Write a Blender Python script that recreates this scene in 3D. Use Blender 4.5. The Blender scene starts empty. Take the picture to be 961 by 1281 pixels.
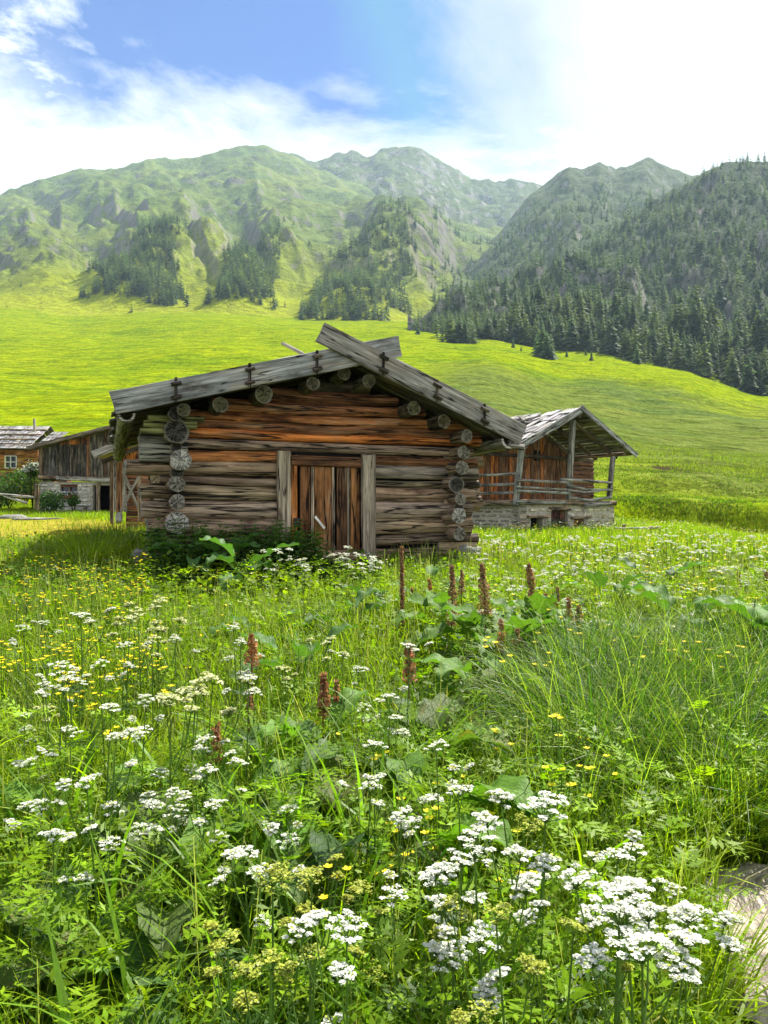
import bpy, math, random
import numpy as np
R = math.radians
rng = np.random.default_rng(11)
random.seed(5)
scene = bpy.context.scene
COL = scene.collection
EYE = 1.5
F_PX, CX, CY = 960.0, 480.5, 640.5

def P(px, py, Y):
    return np.array([(px - CX) / F_PX * Y, Y, EYE + (CY - py) / F_PX * Y])

# ------------------------------------------------------------------ noise
_perm = np.random.default_rng(3).permutation(256)
_perm = np.concatenate([_perm, _perm])
_val = np.random.default_rng(4).random(256)

def vnoise(x, y, seed=0):
    x = np.asarray(x, float) + seed * 17.31; y = np.asarray(y, float) + seed * 9.77
    xi = np.floor(x).astype(np.int64); yi = np.floor(y).astype(np.int64)
    fx = x - xi; fy = y - yi
    fx = fx * fx * fx * (fx * (fx * 6 - 15) + 10); fy = fy * fy * fy * (fy * (fy * 6 - 15) + 10)
    def h(a, b): return _val[_perm[(_perm[a & 255] + b) & 255]]
    a = h(xi, yi); b = h(xi + 1, yi); c = h(xi, yi + 1); d = h(xi + 1, yi + 1)
    return (a + (b - a) * fx) * (1 - fy) + (c + (d - c) * fx) * fy

def fbm(x, y, o=4, seed=0, gain=.5):
    s = 0; a = 1; t = 0
    for k in range(o):
        s = s + a * vnoise(x * 2 ** k, y * 2 ** k, seed + k); t += a; a *= gain
    return s / t

def ridged(x, y, o=4, seed=0):
    s = 0; a = 1; t = 0
    for k in range(o):
        s = s + a * (1 - np.abs(2 * vnoise(x * 2 ** k, y * 2 ** k, seed + k) - 1)); t += a; a *= .5
    return s / t

def smooth(a, b, x):
    t = np.clip((x - a) / (b - a), 0, 1)
    return t * t * (3 - 2 * t)

# ------------------------------------------------------------------ mesh building
class MB:
    def __init__(self):
        self.V = []; self.F = []; self.C = []; self.U = []; self.n = 0
    def add(self, V, F, col=(1, 1, 1), wuv=None, mi=0):
        V = np.asarray(V, float).reshape(-1, 3); n = len(V)
        c = np.asarray(col, float)
        if c.ndim == 1: c = np.tile(c, (n, 1))
        self.V.append(V); self.C.append(c)
        self.U.append(np.asarray(wuv, float).reshape(-1, 3) if wuv is not None else V.copy())
        for f in (F if isinstance(F, list) else [F]):
            f = np.asarray(f, np.int64)
            if f.size:
                m = mi
                self.F.append((f + self.n, m))
        self.n += n
    def build(self, name, mats, parent=None, smooth_=True):
        me = bpy.data.meshes.new(name)
        V = np.concatenate(self.V).astype(np.float32)
        C = np.concatenate(self.C); U = np.concatenate(self.U)
        me.vertices.add(len(V)); me.vertices.foreach_set('co', V.ravel())
        loops = np.concatenate([f.ravel() for f, m in self.F]).astype(np.int32)
        tot = np.concatenate([np.full(len(f), f.shape[1]) for f, m in self.F]).astype(np.int32)
        mi = np.concatenate([np.full(len(f), m) for f, m in self.F]).astype(np.int32)
        st = np.concatenate([[0], np.cumsum(tot)[:-1]]).astype(np.int32)
        me.loops.add(len(loops)); me.loops.foreach_set('vertex_index', loops)
        me.polygons.add(len(tot)); me.polygons.foreach_set('loop_start', st)
        me.polygons.foreach_set('material_index', mi)
        me.polygons.foreach_set('use_smooth', np.full(len(tot), bool(smooth_)))
        a = me.attributes.new('Col', 'FLOAT_COLOR', 'POINT')
        a.data.foreach_set('color', np.concatenate([C, np.ones((len(C), 1))], 1).astype(np.float32).ravel())
        u = me.attributes.new('wuv', 'FLOAT_VECTOR', 'POINT')
        u.data.foreach_set('vector', U.astype(np.float32).ravel())
        me.update(calc_edges=True); me.validate()
        for m in (mats if isinstance(mats, (list, tuple)) else [mats]): me.materials.append(m)
        o = bpy.data.objects.new(name, me); COL.objects.link(o)
        if parent is not None: o.parent = parent
        return o

def tag(o, label=None, cat=None, group=None, kind=None):
    if label: o['label'] = label
    if cat: o['category'] = cat
    if group: o['group'] = group
    if kind: o['kind'] = kind
    return o

def thing(name, label, cat, loc=(0, 0, 0), rz=0, group=None):
    o = bpy.data.objects.new(name, None); COL.objects.link(o)
    o.location = [float(v) for v in loc]; o.rotation_euler = (0, 0, rz); o.empty_display_size = .2
    return tag(o, label, cat, group)

def dup(root, loc, rz=0, s=1, label=None, group=None, tilt=(0, 0)):
    r = root.copy(); COL.objects.link(r); r.location = [float(v) for v in loc]
    r.rotation_euler = (tilt[0], tilt[1], rz); r.scale = (s, s, s)
    if label: r['label'] = label
    if group: r['group'] = group
    for ch in root.children:
        c = ch.copy(); COL.objects.link(c); c.parent = r
        for g in ch.children:
            d = g.copy(); COL.objects.link(d); d.parent = c
    return r

def grid_faces(nu, nv, wrap=False):
    i = np.arange(nu - 1)[:, None]; j = np.arange(nv if wrap else nv - 1)[None, :]
    a = i * nv + j; b = i * nv + (j + 1) % nv
    return np.stack([a, b, b + nv, a + nv], -1).reshape(-1, 4)

def unit(v):
    v = np.asarray(v, float); return v / max(1e-9, np.linalg.norm(v))

def add_bar(mb, p0, p1, w, h=None, col=(.2, .18, .15), rnd=False, r1=None, up=(0, 0, 1), rough=.05,
            bend=0.0, seg=.18, mi=0, mi_end=None, seed=None, cham=.18, taper_end=0, cols_end=None):
    """a board (w across, h thick along `up`) or a round log (w = diameter) from p0 to p1"""
    r = np.random.default_rng(seed if seed is not None else random.randrange(1 << 30))
    p0 = np.asarray(p0, float); p1 = np.asarray(p1, float); L = np.linalg.norm(p1 - p0)
    x = (p1 - p0) / L; up = np.asarray(up, float)
    y = np.cross(up, x)
    if np.linalg.norm(y) < 1e-3: y = np.cross((1, 0, 0), x)
    y = unit(y); z = np.cross(x, y)
    n = max(2, int(L / seg) + 1)
    s = np.linspace(0, 1, n)
    off = r.random(3) * 60
    if rnd:
        m = 18 if w > .08 else 10
        a = np.arange(m) / m * 2 * np.pi
        A, S = np.meshgrid(a, s)
        rr = (w / 2) * (1 - S) + ((r1 if r1 else w) / 2) * S
        ca, sa = np.cos(A), np.sin(A)
        d = (fbm(S * L * 1.2 + off[0], ca * 1.2 + sa * .7 + off[1], 3, 1) - .5) * 2 * rough * 1.4
        d += (vnoise(S * L * .8 + off[1], A * 5 / 6.283 * 3 + off[2] * 0, 5) - .5) * 2 * rough * .7
        gro = np.abs(vnoise(S * L * .45 + off[2], A * m / 6.283 * .9, 9) - .5)
        d -= np.where(gro < .07, .05, 0)
        rr = rr * (1 + d)
        if taper_end:
            rr = rr * (1 - taper_end * np.maximum(0, 1 - S * L / .15) ** 2)
        yy, zz = rr * ca, rr * sa
        cap_w = w
    else:
        hw, hh = w / 2, h / 2; c = min(w, h) * cham
        prof = np.array([(-hw, -hh + c), (-hw + c, -hh), (hw - c, -hh), (hw, -hh + c), (hw, hh - c), (hw - c, hh), (-hw + c, hh), (-hw, hh - c)])
        if w > 4 * h or h > 4 * w:   # add mid points on the wide faces so they can warp
            k = 2
        m = len(prof)
        yy = np.tile(prof[:, 0], (n, 1)); zz = np.tile(prof[:, 1], (n, 1))
        S = np.tile(s[:, None], (1, m))
        j = (vnoise(S * L * 2.2 + off[0], np.arange(m)[None, :] * .5 + off[1], 2) - .5) * 2 * rough
        yy = yy * (1 + j * .5) ; zz = zz * (1 + (vnoise(S * L * 2 + off[2], np.arange(m)[None, :] * .7, 6) - .5) * 2 * rough)
        A = np.arange(m)[None, :] / m * 6.283 + 0 * S
    cx = s * L
    if not rnd:
        e = (r.random(m) - .5) * min(.03, L * .02)
        X = np.tile(cx[:, None], (1, m)); X[0] += e; X[-1] -= e
    else:
        e = (fbm(np.cos(a) * 1.3 + off[0], np.sin(a) * 1.3 + off[1], 2) - .5) * .05
        X = np.tile(cx[:, None], (1, m)); X[0] += e; X[-1] -= e
    bw = bend * np.sin(np.pi * s) + (vnoise(s * L * .7 + off[0], 0 * s, 3) - .5) * (.3 * bend + (.06 * w if rnd else 0))
    bz = (vnoise(s * L * .7 + off[1], 0 * s + 7, 4) - .5) * (1.2 * bend + (.06 * w if rnd else 0))
    V = p0 + X[..., None] * x + (yy + bw[:, None])[..., None] * y + (zz + bz[:, None])[..., None] * z
    U = np.stack([X + off[0], yy + off[1], zz + off[2]], -1)
    F = grid_faces(n, m, True)
    mb.add(V.reshape(-1, 3), F, col, U.reshape(-1, 3), mi)
    me_ = mi if mi_end is None else mi_end
    ce = col if cols_end is None else cols_end
    for k, q in ((0, -1), (n - 1, 1)):
        ring = V[k]; c0 = ring.mean(0)
        inner = c0 + (ring - c0) * .55 + x * q * (.006 if rnd else .002)
        vv = np.concatenate([ring, inner, [c0 + x * q * (.004 if rnd else .002)]])
        uu = np.zeros((len(vv), 3)); uu[:, 0] = off[0]
        loc = vv - c0
        uu[:, 1] = loc @ y / (cap_w if rnd else max(w, h)) * 2; uu[:, 2] = loc @ z / (cap_w if rnd else max(w, h)) * 2
        i = np.arange(m); j = (i + 1) % m
        f4 = np.stack([i, j, j + m, i + m], 1); f3 = np.stack([i + m, j + m, np.full(m, 2 * m)], 1)
        if q < 0: f4 = f4[:, ::-1]; f3 = f3[:, ::-1]
        mb.add(vv, [f4[:, ::-1], f3[:, ::-1]], ce, uu, me_)

def bar(name, p0, p1, w, h=None, mat=None, parent=None, **k):
    mb = MB(); add_bar(mb, p0, p1, w, h, **k)
    return mb.build(name, mat, parent, smooth_=True if k.get('rnd') else False)

def tube(mb, pts, r0, r1, m=5, col=(.1, .2, .03), mi=0, closed_tip=True):
    pts = np.asarray(pts, float); n = len(pts)
    t = np.gradient(pts, axis=0); t /= np.maximum(1e-9, np.linalg.norm(t, axis=1))[:, None]
    ref = np.array([.3, 1, .1]) if abs(t[0] @ unit((.3, 1, .1))) < .9 else np.array([1, 0, 0])
    a1 = np.cross(t, ref); a1 /= np.linalg.norm(a1, axis=1)[:, None]; a2 = np.cross(t, a1)
    rr = np.linspace(r0, r1, n)[:, None, None]
    a = np.arange(m) / m * 2 * np.pi
    V = pts[:, None] + rr * (np.cos(a)[None, :, None] * a1[:, None] + np.sin(a)[None, :, None] * a2[:, None])
    mb.add(V.reshape(-1, 3), grid_faces(n, m, True), col, None, mi)

# ------------------------------------------------------------------ materials
class NT:
    def __init__(self, name):
        self.m = bpy.data.materials.new(name); self.m.use_nodes = True
        self.t = self.m.node_tree; self.t.nodes.clear()
        self.out = self.n('ShaderNodeOutputMaterial')
    def n(self, typ, **k):
        nd = self.t.nodes.new(typ)
        for a, b in k.items(): setattr(nd, a, b)
        return nd
    def set(self, sock, v):
        if hasattr(v, 'node'): self.t.links.new(v, sock)
        elif isinstance(v, (tuple, list)):
            sock.default_value = tuple(v) + ((1,) if len(v) == 3 and sock.type == 'RGBA' else ())
        else: sock.default_value = v
    def attr(self, name, out='Color'):
        return self.n('ShaderNodeAttribute', attribute_name=name).outputs[out]
    def pos(self): return self.n('ShaderNodeNewGeometry').outputs['Position']
    def vscale(self, v, s):
        q = self.n('ShaderNodeVectorMath', operation='MULTIPLY'); self.set(q.inputs[0], v); q.inputs[1].default_value = s
        return q.outputs[0]
    def noise(self, v, scale=1, detail=4, rough=.55, dist=0):
        q = self.n('ShaderNodeTexNoise'); self.set(q.inputs['Vector'], v)
        q.inputs['Scale'].default_value = scale; q.inputs['Detail'].default_value = detail
        q.inputs['Roughness'].default_value = rough; q.inputs['Distortion'].default_value = dist
        return q.outputs['Fac']
    def voro(self, v, scale=1, feature='F1', out='Distance', rnd=1):
        q = self.n('ShaderNodeTexVoronoi', feature=feature); self.set(q.inputs['Vector'], v); q.inputs['Scale'].default_value = scale
        q.inputs['Randomness'].default_value = rnd
        return q.outputs[out]
    def ramp(self, f, stops, interp='LINEAR'):
        q = self.n('ShaderNodeValToRGB'); self.set(q.inputs[0], f); e = q.color_ramp; e.interpolation = interp
        while len(e.elements) < len(stops): e.elements.new(.5)
        for el, (p, c) in zip(e.elements, stops):
            el.position = p; el.color = (c, c, c, 1) if isinstance(c, (int, float)) else tuple(c) + (1,)
        return q.outputs[0]
    def math(self, op, a, b=0, clamp=False):
        q = self.n('ShaderNodeMath', operation=op, use_clamp=clamp); self.set(q.inputs[0], a); self.set(q.inputs[1], b)
        return q.outputs[0]
    def mix(self, f, a, b, mode='MIX'):
        q = self.n('ShaderNodeMix', data_type='RGBA', blend_type=mode)
        self.set(q.inputs[0], f); self.set(q.inputs[6], a); self.set(q.inputs[7], b)
        return q.outputs[2]
    def bump(self, h, strength=.5, dist=.02, normal=None):
        q = self.n('ShaderNodeBump'); self.set(q.inputs['Height'], h); q.inputs['Strength'].default_value = strength
        q.inputs['Distance'].default_value = dist
        if normal is not None: self.set(q.inputs['Normal'], normal)
        return q.outputs[0]
    def pbsdf(self, col, rough=.8, spec=.3, normal=None, metal=0):
        q = self.n('ShaderNodeBsdfPrincipled'); self.set(q.inputs['Base Color'], col); self.set(q.inputs['Roughness'], rough)
        self.set(q.inputs['Specular IOR Level'], spec); self.set(q.inputs['Metallic'], metal)
        if normal is not None: self.set(q.inputs['Normal'], normal)
        return q.outputs[0]
    def done(self, sh):
        self.t.links.new(sh, self.out.inputs['Surface']); return self.m

def wood_mat(name='weathered_wood', ac=12, crw=1.15, lo=.26):
    t = NT(name); v = t.attr('wuv', 'Vector'); c = t.attr('Col')
    f1 = t.noise(t.vscale(v, (1.5, ac, ac)), 1, 7, .66, .35)
    f2 = t.noise(t.vscale(v, (2.0, 70, 70)), 1, 4, .6)
    pa = t.noise(t.vscale(v, (1.3, 4.5, 4.5)), 1, 5, .65)
    cr = t.noise(t.vscale(v, (.45, 11, 11)), 1, 3, .5, .25)
    crk = t.ramp(t.math('ABSOLUTE', t.math('SUBTRACT', cr, .5)), [(0, .03), (.008 * crw, .08), (.024 * crw, 1)])
    kn = t.voro(t.vscale(v, (2.2, 6.5, 6.5)), 1)
    knot = t.ramp(kn, [(.05, .12), (.13, .75), (.19, 1)])
    fib = t.ramp(f1, [(.3, lo), (.46, .9), (.7, 2.1)])
    col = t.mix(1, c, fib, 'MULTIPLY')
    col = t.mix(1, col, t.ramp(f2, [(.3, .7), (.6, 1.15)]), 'MULTIPLY')
    grey = t.mix(.8, col, t.mix(1, (.34, .26, .175), fib, 'MULTIPLY'))
    col = t.mix(t.ramp(pa, [(.52, 0), (.68, .6)]), col, grey)
    col = t.mix(t.ramp(pa, [(.33, .95), (.47, 0)]), col, t.mix(1, col, (.28, .22, .19), 'MULTIPLY'))
    col = t.mix(1, col, crk, 'MULTIPLY'); col = t.mix(1, col, knot, 'MULTIPLY')
    h = t.math('ADD', t.math('MULTIPLY', f1, .6), t.math('ADD', t.math('MULTIPLY', f2, .25), t.math('MULTIPLY', crk, .55)))
    return t.done(t.pbsdf(col, .78, .25, t.bump(h, .9, .018)))

def endgrain_mat():
    t = NT('end_grain'); v = t.attr('wuv', 'Vector'); c = t.attr('Col')
    sep = t.n('ShaderNodeSeparateXYZ'); t.set(sep.inputs[0], v)
    a, b = sep.outputs[1], sep.outputs[2]
    r = t.math('SQRT', t.math('ADD', t.math('MULTIPLY', a, a), t.math('MULTIPLY', b, b)))
    nz = t.noise(t.vscale(v, (7, 3, 3)), 1, 4)
    ring = t.math('SINE', t.math('ADD', t.math('MULTIPLY', r, 46), t.math('MULTIPLY', nz, 11)))
    ang = t.math('ARCTAN2', a, b)
    cv = t.n('ShaderNodeCombineXYZ'); t.set(cv.inputs[0], t.math('MULTIPLY', ang, 1.3)); t.set(cv.inputs[1], t.math('MULTIPLY', r, .35)); t.set(cv.inputs[2], sep.outputs[0])
    ck = t.noise(cv.outputs[0], 1.6, 3, .6)
    crk = t.ramp(t.math('ABSOLUTE', t.math('SUBTRACT', ck, .5)), [(0, .04), (.015, .2), (.05, 1)])
    col = t.mix(1, c, t.ramp(ring, [(0, .5), (1, 1.2)]), 'MULTIPLY')
    col = t.mix(1, col, t.ramp(nz, [(.3, .6), (.6, 1.2)]), 'MULTIPLY')
    col = t.mix(1, col, crk, 'MULTIPLY')
    col = t.mix(t.ramp(r, [(.8, 0), (.97, .6)]), col, (.3, .27, .22))
    return t.done(t.pbsdf(col, .85, .2, t.bump(t.math('ADD', crk, t.math('MULTIPLY', ring, .15)), .8, .012)))

def stone_mat():
    t = NT('rubble_stone'); p = t.attr('wuv', 'Vector'); c = t.attr('Col')
    n1 = t.noise(p, 6, 6, .65); n2 = t.noise(p, 32, 4, .6)
    col = t.mix(1, c, t.ramp(n1, [(.3, .4), (.65, 1.4)]), 'MULTIPLY')
    col = t.mix(1, col, t.ramp(n2, [(.35, .6), (.6, 1.2)]), 'MULTIPLY')
    col = t.mix(t.ramp(t.noise(p, 2.3, 4), [(.55, 0), (.7, .6)]), col, (.1, .11, .07))
    return t.done(t.pbsdf(col, .9, .2, t.bump(t.math('ADD', n1, t.math('MULTIPLY', n2, .4)), .7, .03)))

def foliage_mat(name, trans=.42, rough=.42, spec=.35, hue=(1.35, 1.5, .55), var=True):
    t = NT(name); c = t.attr('Col')
    if var:
        n = t.noise(t.pos(), 34, 3)
        c = t.mix(1, c, t.ramp(n, [(.3, .75), (.7, 1.25)]), 'MULTIPLY')
    d = t.pbsdf(c, rough, spec)
    tr = t.n('ShaderNodeBsdfTranslucent'); t.set(tr.inputs[0], t.mix(1, c, hue, 'MULTIPLY'))
    m = t.n('ShaderNodeMixShader'); m.inputs[0].default_value = trans
    t.t.links.new(d, m.inputs[1]); t.t.links.new(tr.outputs[0], m.inputs[2])
    return t.done(m.outputs[0])

def leaf_mat(name, eaten=False):
    t = NT(name); c = t.attr('Col'); v = t.attr('wuv', 'Vector')
    sep = t.n('ShaderNodeSeparateXYZ'); t.set(sep.inputs[0], v)
    av = t.math('ABSOLUTE', sep.outputs[1])
    nz = t.noise(v, 6, 4)
    vein = t.math('SINE', t.math('ADD', t.math('MULTIPLY', t.math('SUBTRACT', sep.outputs[0], t.math('MULTIPLY', av, .32)), 52), t.math('MULTIPLY', nz, 4)))
    vm = t.ramp(vein, [(.86, 0), (1, 1)])
    mid = t.ramp(av, [(.03, 1), (.08, 0)])
    vv = t.math('MAXIMUM', t.math('MULTIPLY', vm, .6), mid)
    col = t.mix(1, c, t.ramp(t.noise(v, 14, 4), [(.3, .65), (.7, 1.35)]), 'MULTIPLY')
    col = t.mix(t.math('MULTIPLY', vv, .5), col, (.2, .27, .09))
    if eaten:
        br = t.noise(v, 3.1, 5, .65)
        col = t.mix(t.ramp(br, [(.52, 0), (.66, .6)]), col, (.2, .13, .03))
    bmp = t.bump(t.math('SUBTRACT', t.math('MULTIPLY', t.noise(v, 9, 3), .7), vv), .7, .006)
    d = t.pbsdf(col, .55, .2, bmp)
    tr = t.n('ShaderNodeBsdfTranslucent'); t.set(tr.inputs[0], t.mix(1, col, (1.3, 1.5, .5), 'MULTIPLY'))
    m = t.n('ShaderNodeMixShader'); m.inputs[0].default_value = .36
    t.t.links.new(d, m.inputs[1]); t.t.links.new(tr.outputs[0], m.inputs[2])
    res = m.outputs[0]
    if eaten:
        hole = t.math('MULTIPLY', t.voro(v, 15), 1)
        mask = t.ramp(t.math('ADD', hole, t.math('MULTIPLY', t.noise(v, 4, 3), -.42)), [(.0, 1), (.03, 0)])
        tp = t.n('ShaderNodeBsdfTransparent'); m2 = t.n('ShaderNodeMixShader')
        t.set(m2.inputs[0], mask); t.t.links.new(res, m2.inputs[1]); t.t.links.new(tp.outputs[0], m2.inputs[2]); res = m2.outputs[0]
    return t.done(res)

def plain_mat(name, col, rough=.6, spec=.3, metal=0, nscale=20, amp=.25, bump=.3, bd=.01):
    t = NT(name); n = t.noise(t.pos(), nscale, 5)
    c = t.mix(1, col, t.ramp(n, [(.3, 1 - amp), (.7, 1 + amp)]), 'MULTIPLY')
    return t.done(t.pbsdf(c, rough, spec, t.bump(n, bump, bd), metal))

M = dict(
    wood=wood_mat(), board=wood_mat('grey_board', 26, .6, .55), end=endgrain_mat(), stone=stone_mat(),
    grass=foliage_mat('grass_blade', .5, .45, .28), herb=foliage_mat('herb_leaf', .48, .5, .2), petal=foliage_mat('petal', .3, .6, .2, (1, 1, 1), False),
    seed=foliage_mat('seed_husk', .3, .7, .2, (1.2, 1, .8)), needle=foliage_mat('needles', .3, .7, .2, (1.3, 1.4, .7), False),
    leaf=leaf_mat('dock_leaf'), eaten=leaf_mat('eaten_leaf', True),
    metal=plain_mat('rusty_iron', (.06, .05, .045), .6, .4, .6), glass=plain_mat('dark_glass', (.02, .025, .03), .08, .5, 0, 5, .1, 0),
    dark=plain_mat('dark_interior', (.012, .01, .009), .9, .1), white=plain_mat('white_paint', (.7, .7, .68), .6, .3, 0, 12, .15),
    mortar=plain_mat('mortar', (.42, .38, .31), .95, .1, 0, 15, .4, .6, .03),
)
# ================================================================== THE LAND
def zp(Y, py): return EYE + (CY - py) / F_PX * Y
NEAR = [(-60, -2.5), (-5, -.35), (0, -.05), (2, .1), (5, .35), (8, .6)]
def colm(px, zs, pys): return (px, NEAR + list(zs) + [(Y, zp(Y, py)) for Y, py in pys])
LANDC = [
    colm(-300, [(12, .85), (25, 1.3), (38, 1.75)], [(60, 560), (160, 500), (400, 430), (720, 368)]),
    colm(0, [(12, .82), (16, .86), (25, 1.06), (38, 1.5), (48, 2.3)], [(70, 562), (160, 505), (400, 430), (720, 384)]),
    colm(120, [(12, .8), (16, .86), (25, 1.15), (38, 1.5), (48, 2.0)], [(70, 565), (160, 500), (400, 428), (720, 391)]),
    colm(240, [(10, .75), (12, .8), (20, .95), (40, 1.5)], [(70, 575), (160, 500), (400, 422), (720, 389)]),
    colm(480, [(10, .7), (20, .8), (30, .95)], [(40, 625), (70, 585), (160, 505), (400, 425), (720, 399)]),
    colm(600, [(10, .65), (28, .8), (34, 1.1)], [(40, 625), (70, 575), (160, 500), (300, 447), (420, 428), (720, 410)]),
    colm(720, [(10, .6), (28, .78), (36, .95)], [(42, 648), (43.4, 628), (45.5, 622.5), (49.5, 617.5), (50.8, 600), (54, 587), (66, 573), (110, 552), (220, 500), (340, 452), (440, 432), (720, 418)]),
    colm(840, [(10, .55), (28, .72), (40, .7)], [(43, 657), (44.1, 627), (45.5, 622.5), (50.5, 618.5), (51.7, 602), (54.5, 590), (66, 577), (120, 560), (220, 510), (320, 468), (400, 455), (720, 440)]),
    colm(961, [(10, .5), (28, .45), (40, .1)], [(43, 673), (44.2, 634), (46, 628.5), (51, 624), (52.2, 608), (55, 598), (66, 587), (120, 570), (220, 527), (310, 500), (380, 487), (720, 470)]),
    colm(1300, [(10, .4), (28, .2), (43, 0), (48, 2), (52, 2.3), (66, 4.2), (120, 9), (220, 22), (310, 35), (380, 50), (720, 100)], []),
]
_LPX = np.array([c[0] for c in LANDC], float)
_LY = np.concatenate([np.linspace(-60, 12, 120), np.geomspace(12.1, 720, 900)])
_LZ = []
for px, nodes in LANDC:
    z = np.interp(_LY, [n[0] for n in nodes], [n[1] for n in nodes])
    zs = z.copy()
    for _ in range(3):
        zs[1:-1] = (zs[:-2] + 2 * zs[1:-1] + zs[2:]) / 4
    _LZ.append(zs)
_LZ = np.array(_LZ)
def ground_z(x, y):
    x = np.asarray(x, float); y = np.asarray(y, float)
    px = np.clip(CX + F_PX * x / np.maximum(y, 4), -300, 1300)
    i = np.clip(np.searchsorted(_LPX, px) - 1, 0, len(_LPX) - 2); fx = (px - _LPX[i]) / (_LPX[i + 1] - _LPX[i])
    fx = fx * fx * (3 - 2 * fx)
    j = np.clip(np.searchsorted(_LY, y) - 1, 0, len(_LY) - 2); fy = np.clip((y - _LY[j]) / (_LY[j + 1] - _LY[j]), 0, 1)
    a = _LZ[i, j] * (1 - fy) + _LZ[i, j + 1] * fy; b = _LZ[i + 1, j] * (1 - fy) + _LZ[i + 1, j + 1] * fy
    z = a + (b - a) * fx
    amp = smooth(45, 200, y)
    z = z + (fbm(x * .35, y * .35, 3, 21) - .5) * .12 * smooth(3, 8, y) + (fbm(x / 14, y / 14, 4, 22) - .5) * .9 * smooth(52, 75, y) \
        + (fbm(x / 55, y / 55, 4, 23) - .5) * 7 * amp
    return z

def land_mesh():
    y = np.concatenate([np.linspace(-60, 2, 16)[:-1], np.linspace(2, 14, 70)[:-1], np.geomspace(14, 720, 540)])
    s = np.linspace(-1.35, 1.35, 330)
    w = np.where(y > 10, y, 10 + (10 - y) * .3) + 6
    X = s[None, :] * w[:, None]; Y = np.tile(y[:, None], (1, len(s)))
    Z = ground_z(X, Y)
    mb = MB(); mb.add(np.stack([X, Y, Z], -1).reshape(-1, 3), grid_faces(len(y), len(s)))
    return mb

def meadow_mat():
    t = NT('meadow_ground'); p = t.pos()
    sep = t.n('ShaderNodeSeparateXYZ'); t.set(sep.inputs[0], p); x, y = sep.outputs[0], sep.outputs[1]
    big = t.noise(p, .022, 5, .6); mid = t.noise(t.vscale(p, (1, 1.6, 1.6)), .16, 5, .65); fine = t.noise(p, 2.2, 6, .7); hair = t.noise(p, 11, 4, .7)
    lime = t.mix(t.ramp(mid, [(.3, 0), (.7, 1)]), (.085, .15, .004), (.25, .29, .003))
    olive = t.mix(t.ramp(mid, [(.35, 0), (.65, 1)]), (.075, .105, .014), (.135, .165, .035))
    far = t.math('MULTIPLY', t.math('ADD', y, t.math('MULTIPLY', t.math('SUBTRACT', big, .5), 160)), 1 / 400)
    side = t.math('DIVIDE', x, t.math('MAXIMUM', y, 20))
    cloud_shade = t.math('MULTIPLY', t.ramp(far, [(.12, 0), (.17, 1), (.55, 1), (.68, 0)]), t.ramp(side, [(.03, 0), (.10, 1)]))  # duller olive painted over the lower pasture in place of a cloud shadow
    col = t.mix(cloud_shade, lime, olive)
    col = t.mix(1, col, t.ramp(fine, [(.3, .6), (.68, 1.4)]), 'MULTIPLY')
    col = t.mix(1, col, t.ramp(hair, [(.3, .7), (.68, 1.35)]), 'MULTIPLY')
    col = t.mix(1, col, t.ramp(t.noise(t.vscale(p, (1, .55, .55)), .75, 6, .72), [(.32, .5), (.5, 1), (.7, 1.3)]), 'MULTIPLY')
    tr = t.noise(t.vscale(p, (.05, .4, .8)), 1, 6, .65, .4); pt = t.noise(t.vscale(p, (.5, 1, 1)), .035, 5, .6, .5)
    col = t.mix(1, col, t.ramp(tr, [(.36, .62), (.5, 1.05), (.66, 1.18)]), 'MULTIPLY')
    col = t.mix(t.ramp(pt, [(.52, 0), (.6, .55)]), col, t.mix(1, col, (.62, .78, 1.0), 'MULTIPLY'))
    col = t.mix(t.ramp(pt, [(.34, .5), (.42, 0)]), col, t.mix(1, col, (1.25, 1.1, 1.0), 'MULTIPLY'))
    col = t.mix(t.ramp(t.noise(p, .35, 5, .7), [(.6, 0), (.72, .6)]), col, (.045, .085, .01))
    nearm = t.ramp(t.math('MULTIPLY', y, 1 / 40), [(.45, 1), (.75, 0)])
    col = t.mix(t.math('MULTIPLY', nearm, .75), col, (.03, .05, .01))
    # trodden yellow yard left of the hut
    yx = t.math('MULTIPLY', t.math('SUBTRACT', x, t.math('MULTIPLY', y, -.52)), 1 / 5.0); yy = t.math('MULTIPLY', t.math('SUBTRACT', y, 24.0), 1 / 9.0)
    dd = t.math('ADD', t.math('MULTIPLY', yx, yx), t.math('MULTIPLY', yy, yy))
    dd = t.math('ADD', dd, t.math('MULTIPLY', t.math('SUBTRACT', t.noise(p, .5, 4), .5), 1.6))
    ym = t.ramp(dd, [(.5, .9), (1.3, 0)])
    ycol = t.mix(t.noise(p, 1.1, 5, .7), (.22, .26, .01), (.46, .33, .07))
    col = t.mix(ym, col, ycol)
    # bare earth patch in the bank
    bx = t.math('MULTIPLY', t.math('SUBTRACT', x, 21.2), 1 / 1.5); by = t.math('MULTIPLY', t.math('SUBTRACT', y, 57), 1 / 2.6)
    bd = t.math('ADD', t.math('ADD', t.math('MULTIPLY', bx, bx), t.math('MULTIPLY', by, by)), t.math('MULTIPLY', t.math('SUBTRACT', fine, .5), 1.4))
    col = t.mix(t.ramp(bd, [(.5, 1), (.9, 0)]), col, (.06, .045, .025))
    b1 = t.bump(fine, .9, .3); b2 = t.bump(mid, .8, 1.2, b1)
    return t.done(t.pbsdf(col, 1, .0, b2))

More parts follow.
